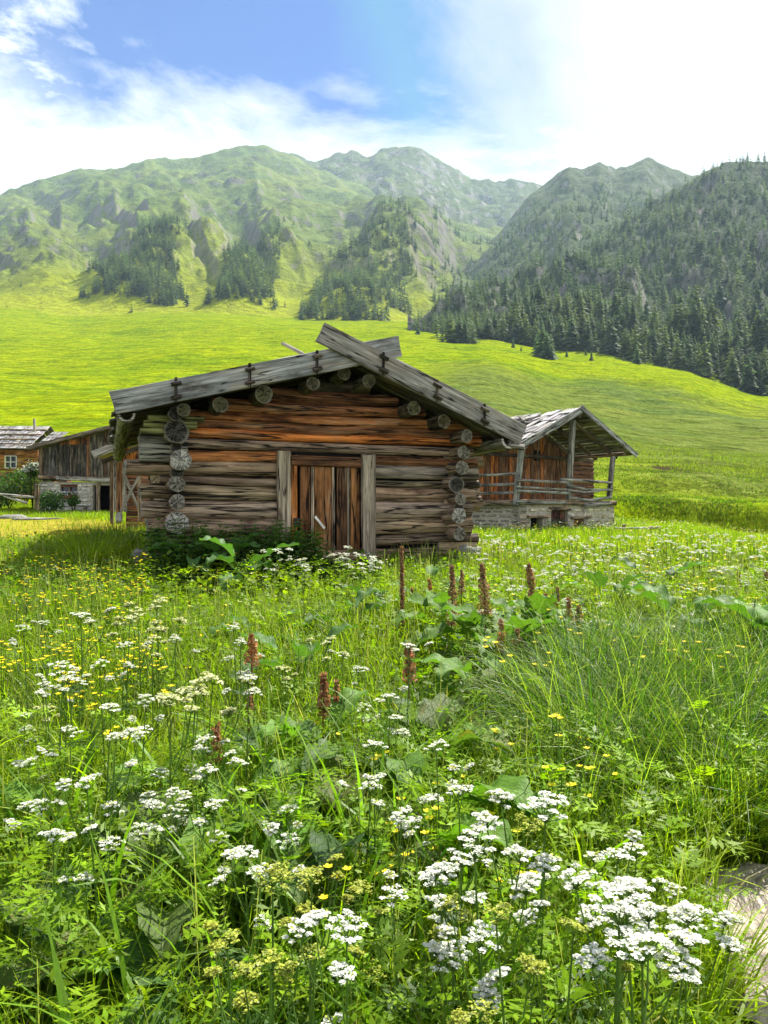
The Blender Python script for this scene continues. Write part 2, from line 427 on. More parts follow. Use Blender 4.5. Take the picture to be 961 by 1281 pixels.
def mountain_mat(name, green=(.10, .155, .035), lime=(.17, .21, .035), dark=(.045, .07, .03), rock=(.25, .235, .21), rockiness=.5, forest=0.0, foot=False):
    t = NT(name); p = t.pos()
    g = t.n('ShaderNodeNewGeometry'); sp = t.n('ShaderNodeSeparateXYZ'); t.set(sp.inputs[0], g.outputs['True Normal']); nz = sp.outputs[2]
    n1 = t.noise(p, .006, 6, .62); n2 = t.noise(p, .03, 6, .66); n3 = t.noise(p, .14, 5, .7)
    nst = t.noise(t.vscale(p, (1, 1, .25)), .05, 6, .7)
    col = t.mix(t.ramp(n1, [(.35, 0), (.65, 1)]), green, lime)
    col = t.mix(t.ramp(n2, [(.48, 0), (.66, .75)]), col, dark)
    col = t.mix(1, col, t.ramp(n3, [(.3, .6), (.7, 1.35)]), 'MULTIPLY')
    rc = t.mix(1, rock, t.ramp(nst, [(.3, .35), (.65, 1.35)]), 'MULTIPLY')
    slope = t.math('ADD', t.math('SUBTRACT', 1, nz), t.math('MULTIPLY', t.math('SUBTRACT', n2, .5), .55))
    slope = t.math('ADD', slope, t.math('MULTIPLY', t.math('SUBTRACT', n3, .5), .25))
    col = t.mix(t.ramp(slope, [(.62 - .45 * rockiness, 0), (.74 - .45 * rockiness, .9)]), col, rc)
    if foot:
        sy = t.n('ShaderNodeSeparateXYZ'); t.set(sy.inputs[0], p)
        f = t.math('ADD', t.math('MULTIPLY', sy.outputs[1], 1 / 1600), t.math('MULTIPLY', t.math('SUBTRACT', n2, .5), .3))
        col = t.mix(t.ramp(f, [(.45, 1), (.53, .5), (.66, 0)]), col, t.mix(1, (.27, .31, .003), t.ramp(n3, [(.3, .6), (.7, 1.3)]), 'MULTIPLY'))
    if forest: col = t.mix(forest, col, (.03, .045, .022))
    b = t.bump(n3, .8, 4, t.bump(nst, .8, 10))
    return t.done(t.pbsdf(col, .95, .05, b))

class Sheet:
    """one flank of a mountain: a height field from its foot to its crest and over to the back"""
    def __init__(self, cols, npx=320, nt=150, px0=-300, px1=1300, seed=0, amp=40, back=500, scale=260, gully=1.0, spurs=(), soft=False):
        pxs = np.array([c[0] for c in cols], float)
        m = len(cols[0][1])
        Y = np.array([[n[0] for n in c[1]] for c in cols], float); Pz = np.array([[zp(n[0], n[1]) for n in c[1]] for c in cols])
        px = np.linspace(px0, px1, npx); t = np.linspace(0, 1, nt)
        tk = np.linspace(0, 1, m)
        def ev(A):
            B = np.stack([np.interp(px, pxs, A[:, k]) for k in range(m)], 1)
            out = np.stack([np.interp(t, tk, B[i]) for i in range(npx)], 0)
            o = out.copy()
            for _ in range(4): o[:, 1:-1] = (o[:, :-2] + 2 * o[:, 1:-1] + o[:, 2:]) / 4
            return o
        Yg, Zg = ev(Y), ev(Pz)
        Xg = (px[:, None] - CX) / F_PX * Yg
        T = np.tile(t[None], (npx, 1)); PXg = np.tile(px[:, None], (1, nt))
        win = smooth(0.0 if not soft else .06, .12 if not soft else .34, T) * (1 - .65 * smooth(.86, 1, T))
        rg = ridged(Xg / scale, Yg / (scale * 1.7), 5, seed + 40)
        Zg = Zg + (rg - .62) * amp * .8 * win * gully + (fbm(Xg / (scale * .3), Yg / (scale * .3), 4, seed + 50) - .5) * amp * .55 * win
        Zg = Zg + (fbm(Xg / 45, Yg / 45, 4, seed + 60) - .5) * amp * .3 * smooth(.02 if not soft else .12, .1 if not soft else .35, T)
        gu = PXg / 100 + .9 * fbm(PXg / 160 + 5, T * 2, 3, seed + 83) + 1.3 * T + .5 * fbm(PXg / 90, T * 3, 3, seed + 80); Zg = Zg + (ridged(gu, T * 1.6 + 3, 4, seed + 81) - .6) * amp * .8 * win * smooth(.08, .3, T) * (1 - .5 * smooth(.5, .8, T))
        if soft:
            tw = T + .16 * (fbm(PXg / 75, T * 2, 4, seed + 90) - .5)
            Zg = Zg + 20 * (smooth(.53, .57, tw) - T ** 1.5) + 9 * (smooth(.33, .35, tw + .05 * np.sin(PXg / 30)) - T)
        for (pa, pb, ta, tb, w, h) in spurs:
            c = pa + (pb - pa) * (T - ta) / (tb - ta)
            k = np.exp(-((PXg - c) / w) ** 2) * smooth(ta - .08, ta + .04, T) * (1 - smooth(tb - .06, tb + .1, T))
            Zg = Zg + h * k
        self.px, self.t = px, t
        self.G = np.stack([Xg, Yg, Zg], -1)
        bk = self.G[:, -1:].copy(); bk[..., 1] += back; bk[..., 0] *= (1 + back / 3000); bk[..., 2] = bk[..., 2] * .35
        bm = self.G[:, -1:].copy(); bm[..., 1] += back * .3; bm[..., 2] *= .85
        self.full = np.concatenate([self.G, bm, bk], 1)
    def build(self, name, mat):
        mb = MB(); n, m = self.full.shape[:2]
        mb.add(self.full.reshape(-1, 3), grid_faces(n, m)[:, ::-1])
        o = mb.build(name, mat); return tag(o, kind='structure')
    def at(self, px, t):
        i = np.clip(np.searchsorted(self.px, px) - 1, 0, len(self.px) - 2); fx = (px - self.px[i]) / (self.px[i + 1] - self.px[i])
        j = np.clip(np.searchsorted(self.t, t) - 1, 0, len(self.t) - 2); fy = (t - self.t[j]) / (self.t[j + 1] - self.t[j])
        fx, fy = fx[:, None], fy[:, None]; G = self.G
        return (G[i, j] * (1 - fx) + G[i + 1, j] * fx) * (1 - fy) + (G[i, j + 1] * (1 - fx) + G[i + 1, j + 1] * fx) * fy

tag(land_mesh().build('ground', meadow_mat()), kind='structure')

S1 = Sheet([
    (-300, [(600, 392), (800, 359), (1100, 335), (1500, 320), (1900, 300), (2200, 292)]),
    (0, [(600, 408), (800, 359), (1100, 325), (1500, 290), (1900, 262), (2200, 245)]),
    (60, [(600, 408), (800, 364), (1080, 326), (1480, 285), (1880, 248), (2250, 226)]),
    (100, [(600, 408), (800, 369), (1050, 328), (1450, 280), (1850, 238), (2300, 211)]),
    (160, [(600, 410), (780, 370), (1030, 318), (1450, 272), (1850, 233), (2300, 206)]),
    (215, [(600, 410), (750, 368), (1000, 312), (1450, 268), (1900, 232), (2350, 199)]),
    (270, [(600, 412), (750, 374), (1020, 318), (1480, 266), (1920, 225), (2380, 189)]),
    (298, [(600, 412), (760, 379), (1050, 325), (1500, 266), (1950, 220), (2400, 181)]),
    (335, [(600, 413), (770, 379), (1050, 322), (1500, 265), (1970, 222), (2400, 182)]),
    (365, [(600, 414), (775, 380), (1050, 320), (1500, 265), (1990, 228), (2400, 196)]),
    (400, [(600, 416), (780, 381), (1050, 320), (1500, 268), (2000, 238), (2400, 212)]),
    (480, [(600, 420), (780, 386), (1050, 330), (1500, 285), (2000, 256), (2400, 236)]),
    (560, [(600, 428), (780, 394), (1100, 345), (1500, 310), (1900, 290), (2300, 272)]),
    (640, [(600, 432), (780, 396), (1100, 355), (1500, 328), (1900, 310), (2300, 295)]),
    (1300, [(600, 438), (780, 399), (1100, 370), (1500, 340), (1900, 320), (2300, 310)])],
    npx=460, nt=190, px0=-300, px1=900, seed=1, soft=True, amp=85, scale=300,
    spurs=[(150, 225, .16, .56, 46, 26), (300, 370, .14, .6, 42, 28), (440, 520, .12, .62, 52, 30), (60, 40, .2, .55, 46, 16)])
S1.build('mountain_left', mountain_mat('alpine_grass_slope', rockiness=.56, rock=(.19, .175, .155), dark=(.03, .048, .02), foot=True))
S2 = Sheet([(px, [(1700, 320), (2100, 285 if px < 600 else 290), (2500, (c + 285) / 2 - 6), (2900, c)]) for px, c in
            [(300, 230), (345, 186), (365, 190), (385, 202), (400, 203), (440, 190), (460, 194), (482, 187), (512, 182), (535, 191), (560, 209), (590, 225), (620, 229), (640, 226), (660, 231), (700, 240), (800, 270)]],
           npx=260, nt=110, px0=300, px1=800, seed=2, amp=95, scale=320)
S2.build('mountain_peak', mountain_mat('high_rocky_slope', green=(.075, .11, .04), lime=(.12, .15, .04), dark=(.03, .045, .025), rockiness=.62))
S3 = Sheet([(px, [(680, 418), (850, 418 + (c - 418) * .28), (1150, 418 + (c - 418) * .6), (1450, 418 + (c - 418) * .82), (1700, c)]) for px, c in
            [(500, 415), (530, 395), (560, 352), (600, 318), (640, 276), (665, 248), (682, 236), (698, 221), (712, 210), (732, 213), (750, 205), (770, 215), (790, 207), (806, 199), (830, 207), (862, 217), (900, 225), (1000, 235), (1300, 260)]],
           npx=320, nt=130, px0=500, px1=1300, seed=3, amp=75, scale=230)
S3.build('mountain_right', mountain_mat('dark_forest_slope', green=(.06, .09, .035), lime=(.085, .115, .04), dark=(.035, .05, .028), rockiness=.45))
S4 = Sheet([(px, [(a, b), (a + (c - a) * .3, b + (d - b) * .36), (a + (c - a) * .65, b + (d - b) * .72), (c, d)]) for px, a, b, c, d in
            [(510, 520, 432, 640, 416), (540, 480, 432, 640, 402), (570, 450, 434, 680, 380), (600, 430, 434, 720, 372), (640, 425, 438, 760, 364), (700, 420, 442, 820, 334), (740, 410, 450, 860, 306), (780, 400, 457, 900, 284), (845, 385, 474, 950, 238), (880, 375, 484, 1000, 213), (905, 360, 494, 1010, 203), (935, 345, 502, 1010, 205), (961, 330, 508, 1010, 206), (1050, 310, 520, 1010, 190), (1300, 260, 550, 1000, 170)]],
           npx=300, nt=120, px0=510, px1=1300, seed=4, amp=62, scale=110, back=600)
S4.build('mountain_wooded', mountain_mat('forest_floor', green=(.03, .05, .018), lime=(.045, .07, .022), dark=(.02, .03, .014), rock=(.2, .18, .16), rockiness=.42))

# ================================================================== SKY, SUN, AIR, CAMERA
SUN_AZ, SUN_EL = R(38), R(52)          # azimuth to the right of the view direction (+Y)
SUN_DIR = np.array([math.sin(SUN_AZ) * math.cos(SUN_EL), math.cos(SUN_AZ) * math.cos(SUN_EL), math.sin(SUN_EL)])
def make_world():
    w = bpy.data.worlds.new('World'); scene.world = w; w.use_nodes = True
    t = NT.__new__(NT); t.m = w; t.t = w.node_tree; t.t.nodes.clear()
    out = t.n('ShaderNodeOutputWorld'); bg = t.n('ShaderNodeBackground')
    sky = t.n('ShaderNodeTexSky', sky_type='NISHITA'); sky.sun_disc = False
    sky.sun_elevation = SUN_EL; sky.sun_rotation = SUN_AZ; sky.altitude = 1500; sky.air_density = 1.0; sky.dust_density = .6; sky.ozone_density = 2.2
    d = t.n('ShaderNodeTexCoord').outputs['Generated']
    sep = t.n('ShaderNodeSeparateXYZ'); t.set(sep.inputs[0], d); x, y, z = sep.outputs
    zc = t.math('ADD', t.math('MAXIMUM', z, 0), .12)
    pv = t.n('ShaderNodeCombineXYZ'); t.set(pv.inputs[0], t.math('DIVIDE', x, zc)); t.set(pv.inputs[1], t.math('DIVIDE', y, zc))
    pl = pv.outputs[0]
    puff = t.noise(pl, 1.6, 8, .62, .3)
    wisp = t.noise(t.vscale(pl, (2.6, .55, 1)), 1.0, 7, .6, .6)
    elev = t.ramp(t.math('ADD', t.math('ADD', z, t.math('MULTIPLY', x, .05)), t.math('MULTIPLY', t.math('SUBTRACT', puff, .5), .3)), [(.42, 1), (.47, 0)])      # cloud bank over the crests
    az = t.math('ADD', x, t.math('ADD', t.math('MULTIPLY', z, .12), t.math('MULTIPLY', t.math('SUBTRACT', t.noise(pl, 1.1, 7, .6, .5), .5), .55)))
    right = t.ramp(az, [(.13, 0), (.19, .5), (.3, 1)])
    left = t.math('MULTIPLY', t.ramp(t.math('ADD', t.math('ADD', x, t.math('MULTIPLY', z, .35)), t.math('ADD', 1, t.math('MULTIPLY', t.math('SUBTRACT', wisp, .5), -.5))), [(.62, 1), (.82, 0)]), t.ramp(puff, [(.36, 0), (.6, 1)]))
    soft = t.math('MULTIPLY', t.ramp(wisp, [(.6, 0), (.85, .2)]), 1)
    small = t.math('MULTIPLY', t.ramp(t.noise(pl, 3.3, 8, .6, .2), [(.5, 0), (.57, 1)]), t.ramp(t.math('ADD', x, 1), [(.62, 1), (.8, 0)]))
    m = t.math('MAXIMUM', t.math('MAXIMUM', elev, right), t.math('MAXIMUM', t.math('MAXIMUM', left, small), soft))
    shade = t.ramp(puff, [(.3, .78), (.65, 1.1)])
    cloud = t.mix(1, (4.6, 4.8, 5.0), shade, 'MULTIPLY')
    sk = t.mix(1, sky.outputs[0], (.14, .34, .64), 'MULTIPLY')
    teal = t.ramp(az, [(.03, 0), (.11, .5), (.2, 0)])
    sk = t.mix(teal, sk, (.6, 2.1, 2.5))
    col = t.mix(m, sk, cloud)
    t.set(bg.inputs[0], col); bg.inputs[1].default_value = .1
    t.t.links.new(bg.outputs[0], out.inputs[0])
make_world()
sun = bpy.data.lights.new('sun', 'SUN'); sun.energy = 5.0; sun.angle = R(.6); sun.color = (1, .95, .86)
so = bpy.data.objects.new('sun', sun); COL.objects.link(so)
from mathutils import Vector
so.rotation_euler = Vector(SUN_DIR).to_track_quat('Z', 'Y').to_euler()
cam = bpy.data.cameras.new('camera'); co = bpy.data.objects.new('camera', cam); COL.objects.link(co)
co.location = (0, 0, EYE); co.rotation_euler = (R(90), 0, 0)
cam.sensor_fit = 'VERTICAL'; cam.sensor_height = 36; cam.lens = 960 / 1281 * 36; cam.clip_start = .05; cam.clip_end = 9000
scene.camera = co
def haze():
    mb = MB(); x0, x1, y0, y1, z0, z1 = -3600, 3600, -120, 3700, -8, 1420
    V = [(x, y, z) for x in (x0, x1) for y in (y0, y1) for z in (z0, z1)]
    mb.add(V, np.array([(0, 1, 3, 2), (4, 6, 7, 5), (0, 4, 5, 1), (2, 3, 7, 6), (0, 2, 6, 4), (1, 5, 7, 3)]))
    t = NT('air_haze'); q = t.n('ShaderNodeVolumePrincipled')
    q.inputs['Color'].default_value = (.6, .82, 1, 1); q.inputs['Density'].default_value = .0001; q.inputs['Anisotropy'].default_value = .12
    q.inputs['Density Attribute'].default_value = ''
    t.t.links.new(q.outputs[0], t.out.inputs['Volume'])
    t.m.cycles.homogeneous_volume = True
    tag(mb.build('haze', t.m, None, False), kind='stuff')
haze()
scene.view_settings.view_transform = 'Standard'; scene.view_settings.look = 'None'
scene.view_settings.exposure = 1.38; scene.view_settings.gamma = 1; scene.view_settings.use_curve_mapping = False
scene.render.engine = 'CYCLES'
cy = scene.cycles; cy.use_denoising = True; cy.max_bounces = 7; cy.transparent_max_bounces = 12; cy.volume_bounces = 0
cy.diffuse_bounces = 4; cy.glossy_bounces = 2; cy.transmission_bounces = 4; cy.caustics_reflective = False; cy.caustics_refractive = False
cy.sample_clamp_indirect = 6
# ================================================================== LOG HUT AND BARNS
GREY = (.235, .168, .105); DGREY = (.12, .085, .055); ORANGE = (.5, .165, .032); BROWN = (.19, .085, .035); DARK = (.06, .045, .034); PALE = (.42, .38, .31)
def tint(c, a=.18): return tuple(np.clip(np.array(c) * (1 + (rng.random() - .5) * 2 * a) * (1 + (rng.random(3) - .5) * .12), 0, 1))
class Frame:
    """local frame of a building: x along its front, y away from it, z height in metres of the scene"""
    def __init__(self, X0, Y0, deg): self.X0, self.Y0, self.a = X0, Y0, R(deg); self.c, self.s = math.cos(self.a), math.sin(self.a)
    def at(self, px, py, ly=0.0):
        u = (px - CX) / F_PX
        t = (u * (self.Y0 + self.c * ly) - (self.X0 - self.s * ly)) / (self.c - u * self.s)
        Y = self.Y0 + self.s * t + self.c * ly
        return t, EYE + (CY - py) / F_PX * Y
    def world(self, lx, ly): return self.X0 + self.c * lx - self.s * ly, self.Y0 + self.s * lx + self.c * ly

# ------------------------------------------------------------------ main log hut
HF = Frame(-2.666, 9.9, 20)
hut = thing('log_hut', 'low weathered log hut with crossed barge boards and plank door in the meadow', 'hut', (HF.X0, HF.Y0, 0), HF.a)
W_, D_ = 4.06, 4.6
SL, SR, XA, ZA = .258, .41, 2.27, 3.58      # left and right roof pitch, ridge position and height (centre of the barge boards)
def roof_z(x): return ZA - (XA - x) * SL if x < XA else ZA - (x - XA) * SR
rows = [(697, 21), (678, 17), (660.5, 25), (637.5, 26), (616.5, 21), (602.3, 12), (587.5, 20), (571, 16), (557, 14), (544.5, 13), (533.5, 12), (522, 14), (507, 18), (491, 18), (475, 17), (459, 15)]
rcol = [GREY, DGREY, GREY, (.25, .19, .13), GREY, DGREY, GREY, (.36, .14, .04), (.22, .15, .1), (.46, .15, .03), BROWN, (.34, .12, .04), (.24, .09, .035), (.15, .065, .03), DARK, DARK]
lend = [178, 192, 184, 177, 175, 200, 157, 206, 173, 196, 214, 214, 0, 0, 0, 0]
d0x = HF.at(349, 600)[0]; d1x = HF.at(468, 600)[0]
for i, (py, d) in enumerate(rows):
    z = HF.at(300, py)[1]; dia = d / F_PX * 10.25 * .92
    z0 = z
    if lend[i]:
        xl = HF.at(lend[i], py)[0]; xr = W_ + .12 + rng.random() * .22
    else:
        top = z + dia * .25
        xl = XA - (ZA - .14 - top) / SL; xr = XA + (ZA - .14 - top) / SR
        xl = max(xl, -.15); xr = min(xr, W_ + .1)
        if xr - xl < .5: continue
    segs = [(xl, xr)]
    if 565 < py < 690: segs = [(xl, d0x + .08), (d1x - .08, xr)]
    for (a, b) in segs:
        c = tuple(np.array(tint(rcol[i], .12)) * 1.2)
        if a > 1 and i >= 6 and i < 8: c = tint(BROWN if i == 7 else (.26, .2, .15), .1)
        mb = MB(); k = dia * (1 + .08 * (rng.random() - .5))
        add_bar(mb, (a, 0, z0), (b, 0, z0 + (.0 if lend[i] else 0)), k, rnd=True, r1=k * (1 + .1 * (rng.random() - .5)), col=c, rough=.17, mi_end=1, cols_end=tint(PALE), bend=.025, seg=.09)
        mb.build('wall_log', [M['wood'], M['end']], hut)
# split bright stub and squared block ends at the near corner
mb = MB(); x0, z0 = HF.at(174, 561, -.02)
add_bar(mb, (x0, -.02, z0), (.12, -.02, z0), .22, .34, col=(.24, .23, .19), up=(0, 0, 1), mi_end=1, cols_end=PALE, cham=.12, rough=.2); mb.build('corner_block', [M['wood'], M['end']], hut)
# side wall logs, their sawn ends facing the meadow
def side_col(pts, px_c):
    for px, py, r, cend, proud in pts:
        x, z = HF.at(px, py, -.32 - proud)
        dia = 2 * r / F_PX * 9.9
        mb = MB()
        add_bar(mb, (x, -.34 - proud, z), (x + .03 * (rng.random() - .5), D_ + .2, z + .0), dia, rnd=True, r1=dia * .95, col=tint(GREY), rough=.11, mi_end=1, cols_end=cend, seg=.12, bend=.01)
        mb.build('side_log', [M['wood'], M['end']], hut)
BR = (.6, .56, .48); MI = (.36, .32, .26); DK = (.1, .09, .075)
side_col([(218, 684, 9.5, MI, 0), (222, 654.5, 14.2, BR, .05), (222, 627, 9.4, MI, -.02), (221, 606.5, 9.4, MI, 0), (226.5, 576, 12.3, BR, .03), (220, 541, 14.5, DK, 0), (219, 517, 9, DK, .1), (222, 592, 8, DK, -.1), (221, 560, 7, DK, -.15)], 222)
side_col([(574, 667, 9, MI, 0), (574, 645, 11.2, BR, .06), (575, 625, 8, MI, 0), (571, 607, 11, DK, -.05), (577, 585.5, 9.6, MI, .05), (580, 566, 9, MI, .02), (584, 545, 8.4, MI, .12), (572, 596, 7, DK, -.1), (574, 635, 7, DK, -.1)], 575)
# hollow pipe-like log end high on the right corner
for px, py, r in ((592, 577, 8), (588, 616, 6.5), (590, 629, 10.5), (584, 683, 9.5)):
    x, z = HF.at(px, py, .05); mb = MB()
    add_bar(mb, (x - .5, .04, z), (x + .12, .02, z), 2 * r / F_PX * 11.2, rnd=True, col=tint(GREY), mi_end=1, cols_end=PALE, seg=.08); mb.build('corner_stub', [M['wood'], M['end']], hut)
# black gap backing, rear wall
mb = MB(); zt = 2.55
for (x0, x1, y0, y1, za, zb) in ((-.02, W_ + .02, D_ - .03, D_ + .06, .5, 2.6),):
    for k in range(11): add_bar(mb, (x0 - .1, D_, za + .1 + k * .2), (x1 + .1, D_, za + .1 + k * .2), .22, rnd=True, col=tint(GREY), seg=.4)
mb.build('rear_wall', M['wood'], hut)
mb = MB()
def sheet(mb, pts, th, col, mi=0):
    pts = np.asarray(pts, float); n = unit(np.cross(pts[1] - pts[0], pts[3] - pts[0])); q = np.concatenate([pts, pts + n * th])
    mb.add(q, np.array([(0, 3, 2, 1), (4, 5, 6, 7), (0, 1, 5, 4), (1, 2, 6, 5), (2, 3, 7, 6), (3, 0, 4, 7)]), col, q + rng.random(3) * 20, mi)
for (y0, n) in ((.055, 1),):   # near-black sheet painting deep shade into the gable log gaps, also stops daylight
    V = [(0, y0, .6), (W_, y0, .6), (W_, y0, roof_z(W_) - .16), (XA, y0, ZA - .17), (0, y0, roof_z(0) - .16)]
    V2 = [(a, b + .02, c) for a, b, c in V]
    mb.add(V + V2, [np.array([(0, 1, 2, 3, 4)]), np.array([(9, 8, 7, 6, 5)])], DARK, None)
mb.build('shade_backing', M['dark'], hut, False)
# roof: purlins, deck boards, shingles, barge boards
OVF, OVB = -.62, D_ + .45
XL, XR = -.74, 4.62
for px, py, r in ((392, 480, 8.5), (331, 493, 11), (277, 505, 9.5), (432, 466, 9), (462, 476, 9), (520, 510, 9.5), (558, 527, 9.5), (230, 513, 8)):
    x, z = HF.at(px, py, -.5); z = min(z, roof_z(x) - .19)
    mb = MB(); add_bar(mb, (x, -.52 + .08 * rng.random(), z), (x, D_ + .3, z), 2 * r / F_PX * 9.9, rnd=True, col=tint((.1, .09, .05)), mi_end=1, cols_end=tint((.17, .15, .08)), seg=.2)
    mb.build('purlin', [M['wood'], M['end']], hut)
mb = MB()
for sx, (xa, xb) in ((SL, (XL, XA)), (SR, (XR, XA))):
    ny = 22
    for k in range(ny):
        y0 = OVF + .06 + (OVB - OVF) * k / ny; y1 = y0 + (OVB - OVF) / ny * 1.02; jz = .012 * (rng.random() - .5)
        ex = (rng.random() - .3) * .12 * (1 if xa > xb else -1)
        a = np.array([xa + ex, (y0 + y1) / 2, roof_z(xa) - .075 + jz - abs(ex) * 0]); b = np.array([xb, (y0 + y1) / 2, roof_z(xb) - .075 + jz])
        add_bar(mb, a, b, (y1 - y0) * .99, .035, col=tint((.13, .115, .09)), up=(0, 0, 1), seg=.5)
mb.build('roof_deck', M['wood'], hut, False)
mb = MB()
for xa in (XL, XR):
    s = SL if xa < XA else SR; nrow = 6
    for k in range(nrow):
        u0 = k / nrow; xa0 = xa + (XA - xa) * u0; xb0 = xa + (XA - xa) * min(1, u0 + 1.6 / nrow)
        for j in range(24):
            y = OVF + .1 + (OVB - OVF - .1) * (j + .5) / 24
            jx = (rng.random() - .5) * .06
            add_bar(mb, (xa0 + jx, y, roof_z(xa0) - .03 + .012), (xb0 + jx, y, roof_z(xb0) - .035), .2, .025, col=tint((.16, .155, .145), .3), seg=.6, rough=.1)
mb.build('roof_shingle', M['wood'], hut, False)
def barge(x0, x1, y, w, ext=0, name='barge_board', s=1):
    z0 = roof_z_line(x0, s); z1 = roof_z_line(x1, s)
    return bar(name, (x0, y, z0), (x1, y, z1), .05, w, M['board'], hut, col=tint((.27, .255, .23), .08), up=(0, 0, 1), seg=.12, rough=.08, cham=.1, bend=.008)
def roof_z_line(x, s): return ZA - (XA - x) * SL if s == 0 else ZA - (x - XA) * SR
barge(-.79, 2.83, OVF, .275, s=0)
barge(1.72, 4.68, OVF - .06, .28, s=1)
barge(-.75, XA + .3, OVB, .26, s=0); barge(XA - .4, 4.6, OVB + .06, .26, s=1)
def peg(x, s, y):
    z = roof_z_line(x, s); sl = SL if s == 0 else -SR
    mb = MB()
    for dz in (.075, -.09):
        add_bar(mb, (x - .055, y - .045, z + dz - .055 * sl), (x + .06, y - .045, z + dz + .06 * sl), .05, .045, col=tint(DARK), cham=.3, rough=.3, seg=.03)
    add_bar(mb, (x, y - .032, z - .15), (x, y - .032, z + .15), .035, .014, col=DARK, up=(0, 1, 0), seg=.05)
    mb.build('batten_peg', M['wood'], hut, False)
for px, py in ((220, 487), (312, 465), (396, 447)): peg(HF.at(px, py, OVF)[0], 0, OVF - .0)
for px, py in ((479, 458), (546, 495), (605, 527)): peg(HF.at(px, py, OVF - .06)[0], 1, OVF - .06)
# hollowed gutter logs under both eaves
def gutter(x, z, r, y0, y1, dz, dx=0, col=(.17, .17, .075)):
    mb = MB(); n = 26; m = 13; a = np.linspace(-.1, math.pi + .1, m)
    s = np.linspace(0, 1, n)
    for rad, flip in ((r, False), (r * .72, True)):
        rr = rad * (1 + (fbm(s[:, None] * 9 + 3, a[None, :] * 1.5, 3, 8) - .5) * .22)
        V = np.stack([x + dx * s[:, None] + rr * np.cos(a)[None, :], y0 + (y1 - y0) * s[:, None] + 0 * rr, z + dz * s[:, None] - rr * np.sin(a)[None, :]], -1)
        F = grid_faces(n, m)
        U = np.stack([V[..., 1], V[..., 0], V[..., 2]], -1)
        mb.add(V.reshape(-1, 3), F[:, ::-1] if flip else F, col, U.reshape(-1, 3))
    for e in (0, n - 1):
        o = np.stack([x + dx * s[e] + r * np.cos(a), np.full(m, y0 + (y1 - y0) * s[e]), z + dz * s[e] - r * np.sin(a)], -1)
        c0 = np.array([x + dx * s[e], y0 + (y1 - y0) * s[e], z + dz * s[e]]); q = c0 + (o - c0) * .72
        mb.add(np.concatenate([o, q]), np.stack([np.arange(m - 1), np.arange(1, m), np.arange(1, m) + m, np.arange(m - 1) + m], 1), (.34, .32, .27))
    return mb.build('eave_gutter', M['wood'], hut)
xg, zg = HF.at(156, 520, OVF + .02); gutter(xg + .02, zg + .02, .1, OVF + .0, OVB - .2, -.12)
xg, zg = HF.at(634, 553, OVF + .02); gutter(xg, zg + .03, .13, OVF - .06, OVB - .2, -.1, 0, (.2, .19, .15))
x, z = HF.at(645, 559, OVF - .05); bar('gutter_hook', (x - .1, OVF - .02, z + .02), (x + .12, OVF - .1, z - .01), .085, mat=[M['wood'], M['end']], parent=hut, rnd=True, col=PALE, mi_end=1, cols_end=PALE, seg=.03)
# eave wall plates with mossy stubs below the near gutter
for px, py, l, d in ((200, 531, .45, .1), (196, 540, .4, .09), (205, 524, .5, .08)):
    x, z = HF.at(px, py, -.25); bar('eave_beam', (x - .2, -.28, z), (x + l, -.22, z + .01), d, d * .9, [M['wood']], hut, col=(.2, .2, .07), seg=.08, rough=.2)
# pole lying on the roof
x0, z0 = HF.at(353, 429, 1.2); x1, z1 = HF.at(380, 443, 1.1)
bar('roof_pole', (x0, 1.2, z0), (x1, 1.1, z1), .055, mat=[M['wood'], M['end']], parent=hut, rnd=True, col=PALE, mi_end=1, cols_end=PALE, seg=.05)
# door
def hp(px, py, ly): x, z = HF.at(px, py, ly); return np.array([x, ly, z])
def dboard(name, px, py0, py1, w, ly, th, col, par, mat=None, rough=.06):
    a = hp(px, py1, ly); b = hp(px, py0, ly); b[0] = a[0]
    return bar(name, a, b, w, th, mat or M['wood'], par, col=col, up=(0, 1, 0), seg=.1, rough=rough, cham=.1)
zb = 702
dboard('door_post', 355, 564, zb, .175, -.13, .1, (.3, .24, .17), hut, M['board'], rough=.1); dboard('door_post', 461, 569, zb, .19, -.13, .1, (.3, .245, .18), hut, M['board'], rough=.1)
x0, z0 = HF.at(364, 577, -.05); x1 = HF.at(452, 577, -.05)[0]
bar('door_lintel', (x0, -.06, z0 + .01), (x1, -.06, z0 - .0), .1, .14, M['wood'], hut, col=(.16, .07, .03), seg=.1)
door_mb = MB()
cs = [(367, .1, ORANGE, -.07), (381.5, .135, (.2, .085, .03), -.03), (404, .24, (.26, .11, .035), -.035), (427.5, .15, (.14, .065, .028), -.03), (444, .13, (.27, .12, .04), -.035)]
door = None
for k, (px, w, c, ly) in enumerate(cs):
    a = hp(px, zb, ly); b = hp(px, 570 if k == 0 else 581, ly); b[0] = a[0]
    add_bar(door_mb, a, b, w, .03, col=c, up=(0, 1, 0), seg=.1, rough=.1, cham=.1)
door = door_mb.build('door', M['wood'], hut, False)
for px in (391, 417, 436): dboard('door_strip', px, 582, zb, .04, -.062, .03, (.33, .25, .17), door)
a = hp(394, 646, -.09); b = hp(406, 661, -.09); bar('door_latch', a, b, .035, .03, M['wood'], door, col=(.6, .57, .5), up=(0, 1, 0), seg=.03)
a = hp(371, 658, -.09); b = hp(371, 648, -.09); b[0] = a[0]; bar('lock_plate', a, b, .08, .015, M['metal'], door, up=(0, 1, 0), seg=.03)
V = [hp(360, 565, .03), hp(456, 565, .03), hp(456, 705, .03), hp(360, 705, .03)]; mb = MB(); sheet(mb, V, .015, DARK); mb.build('door_backing', M['dark'], hut, False)
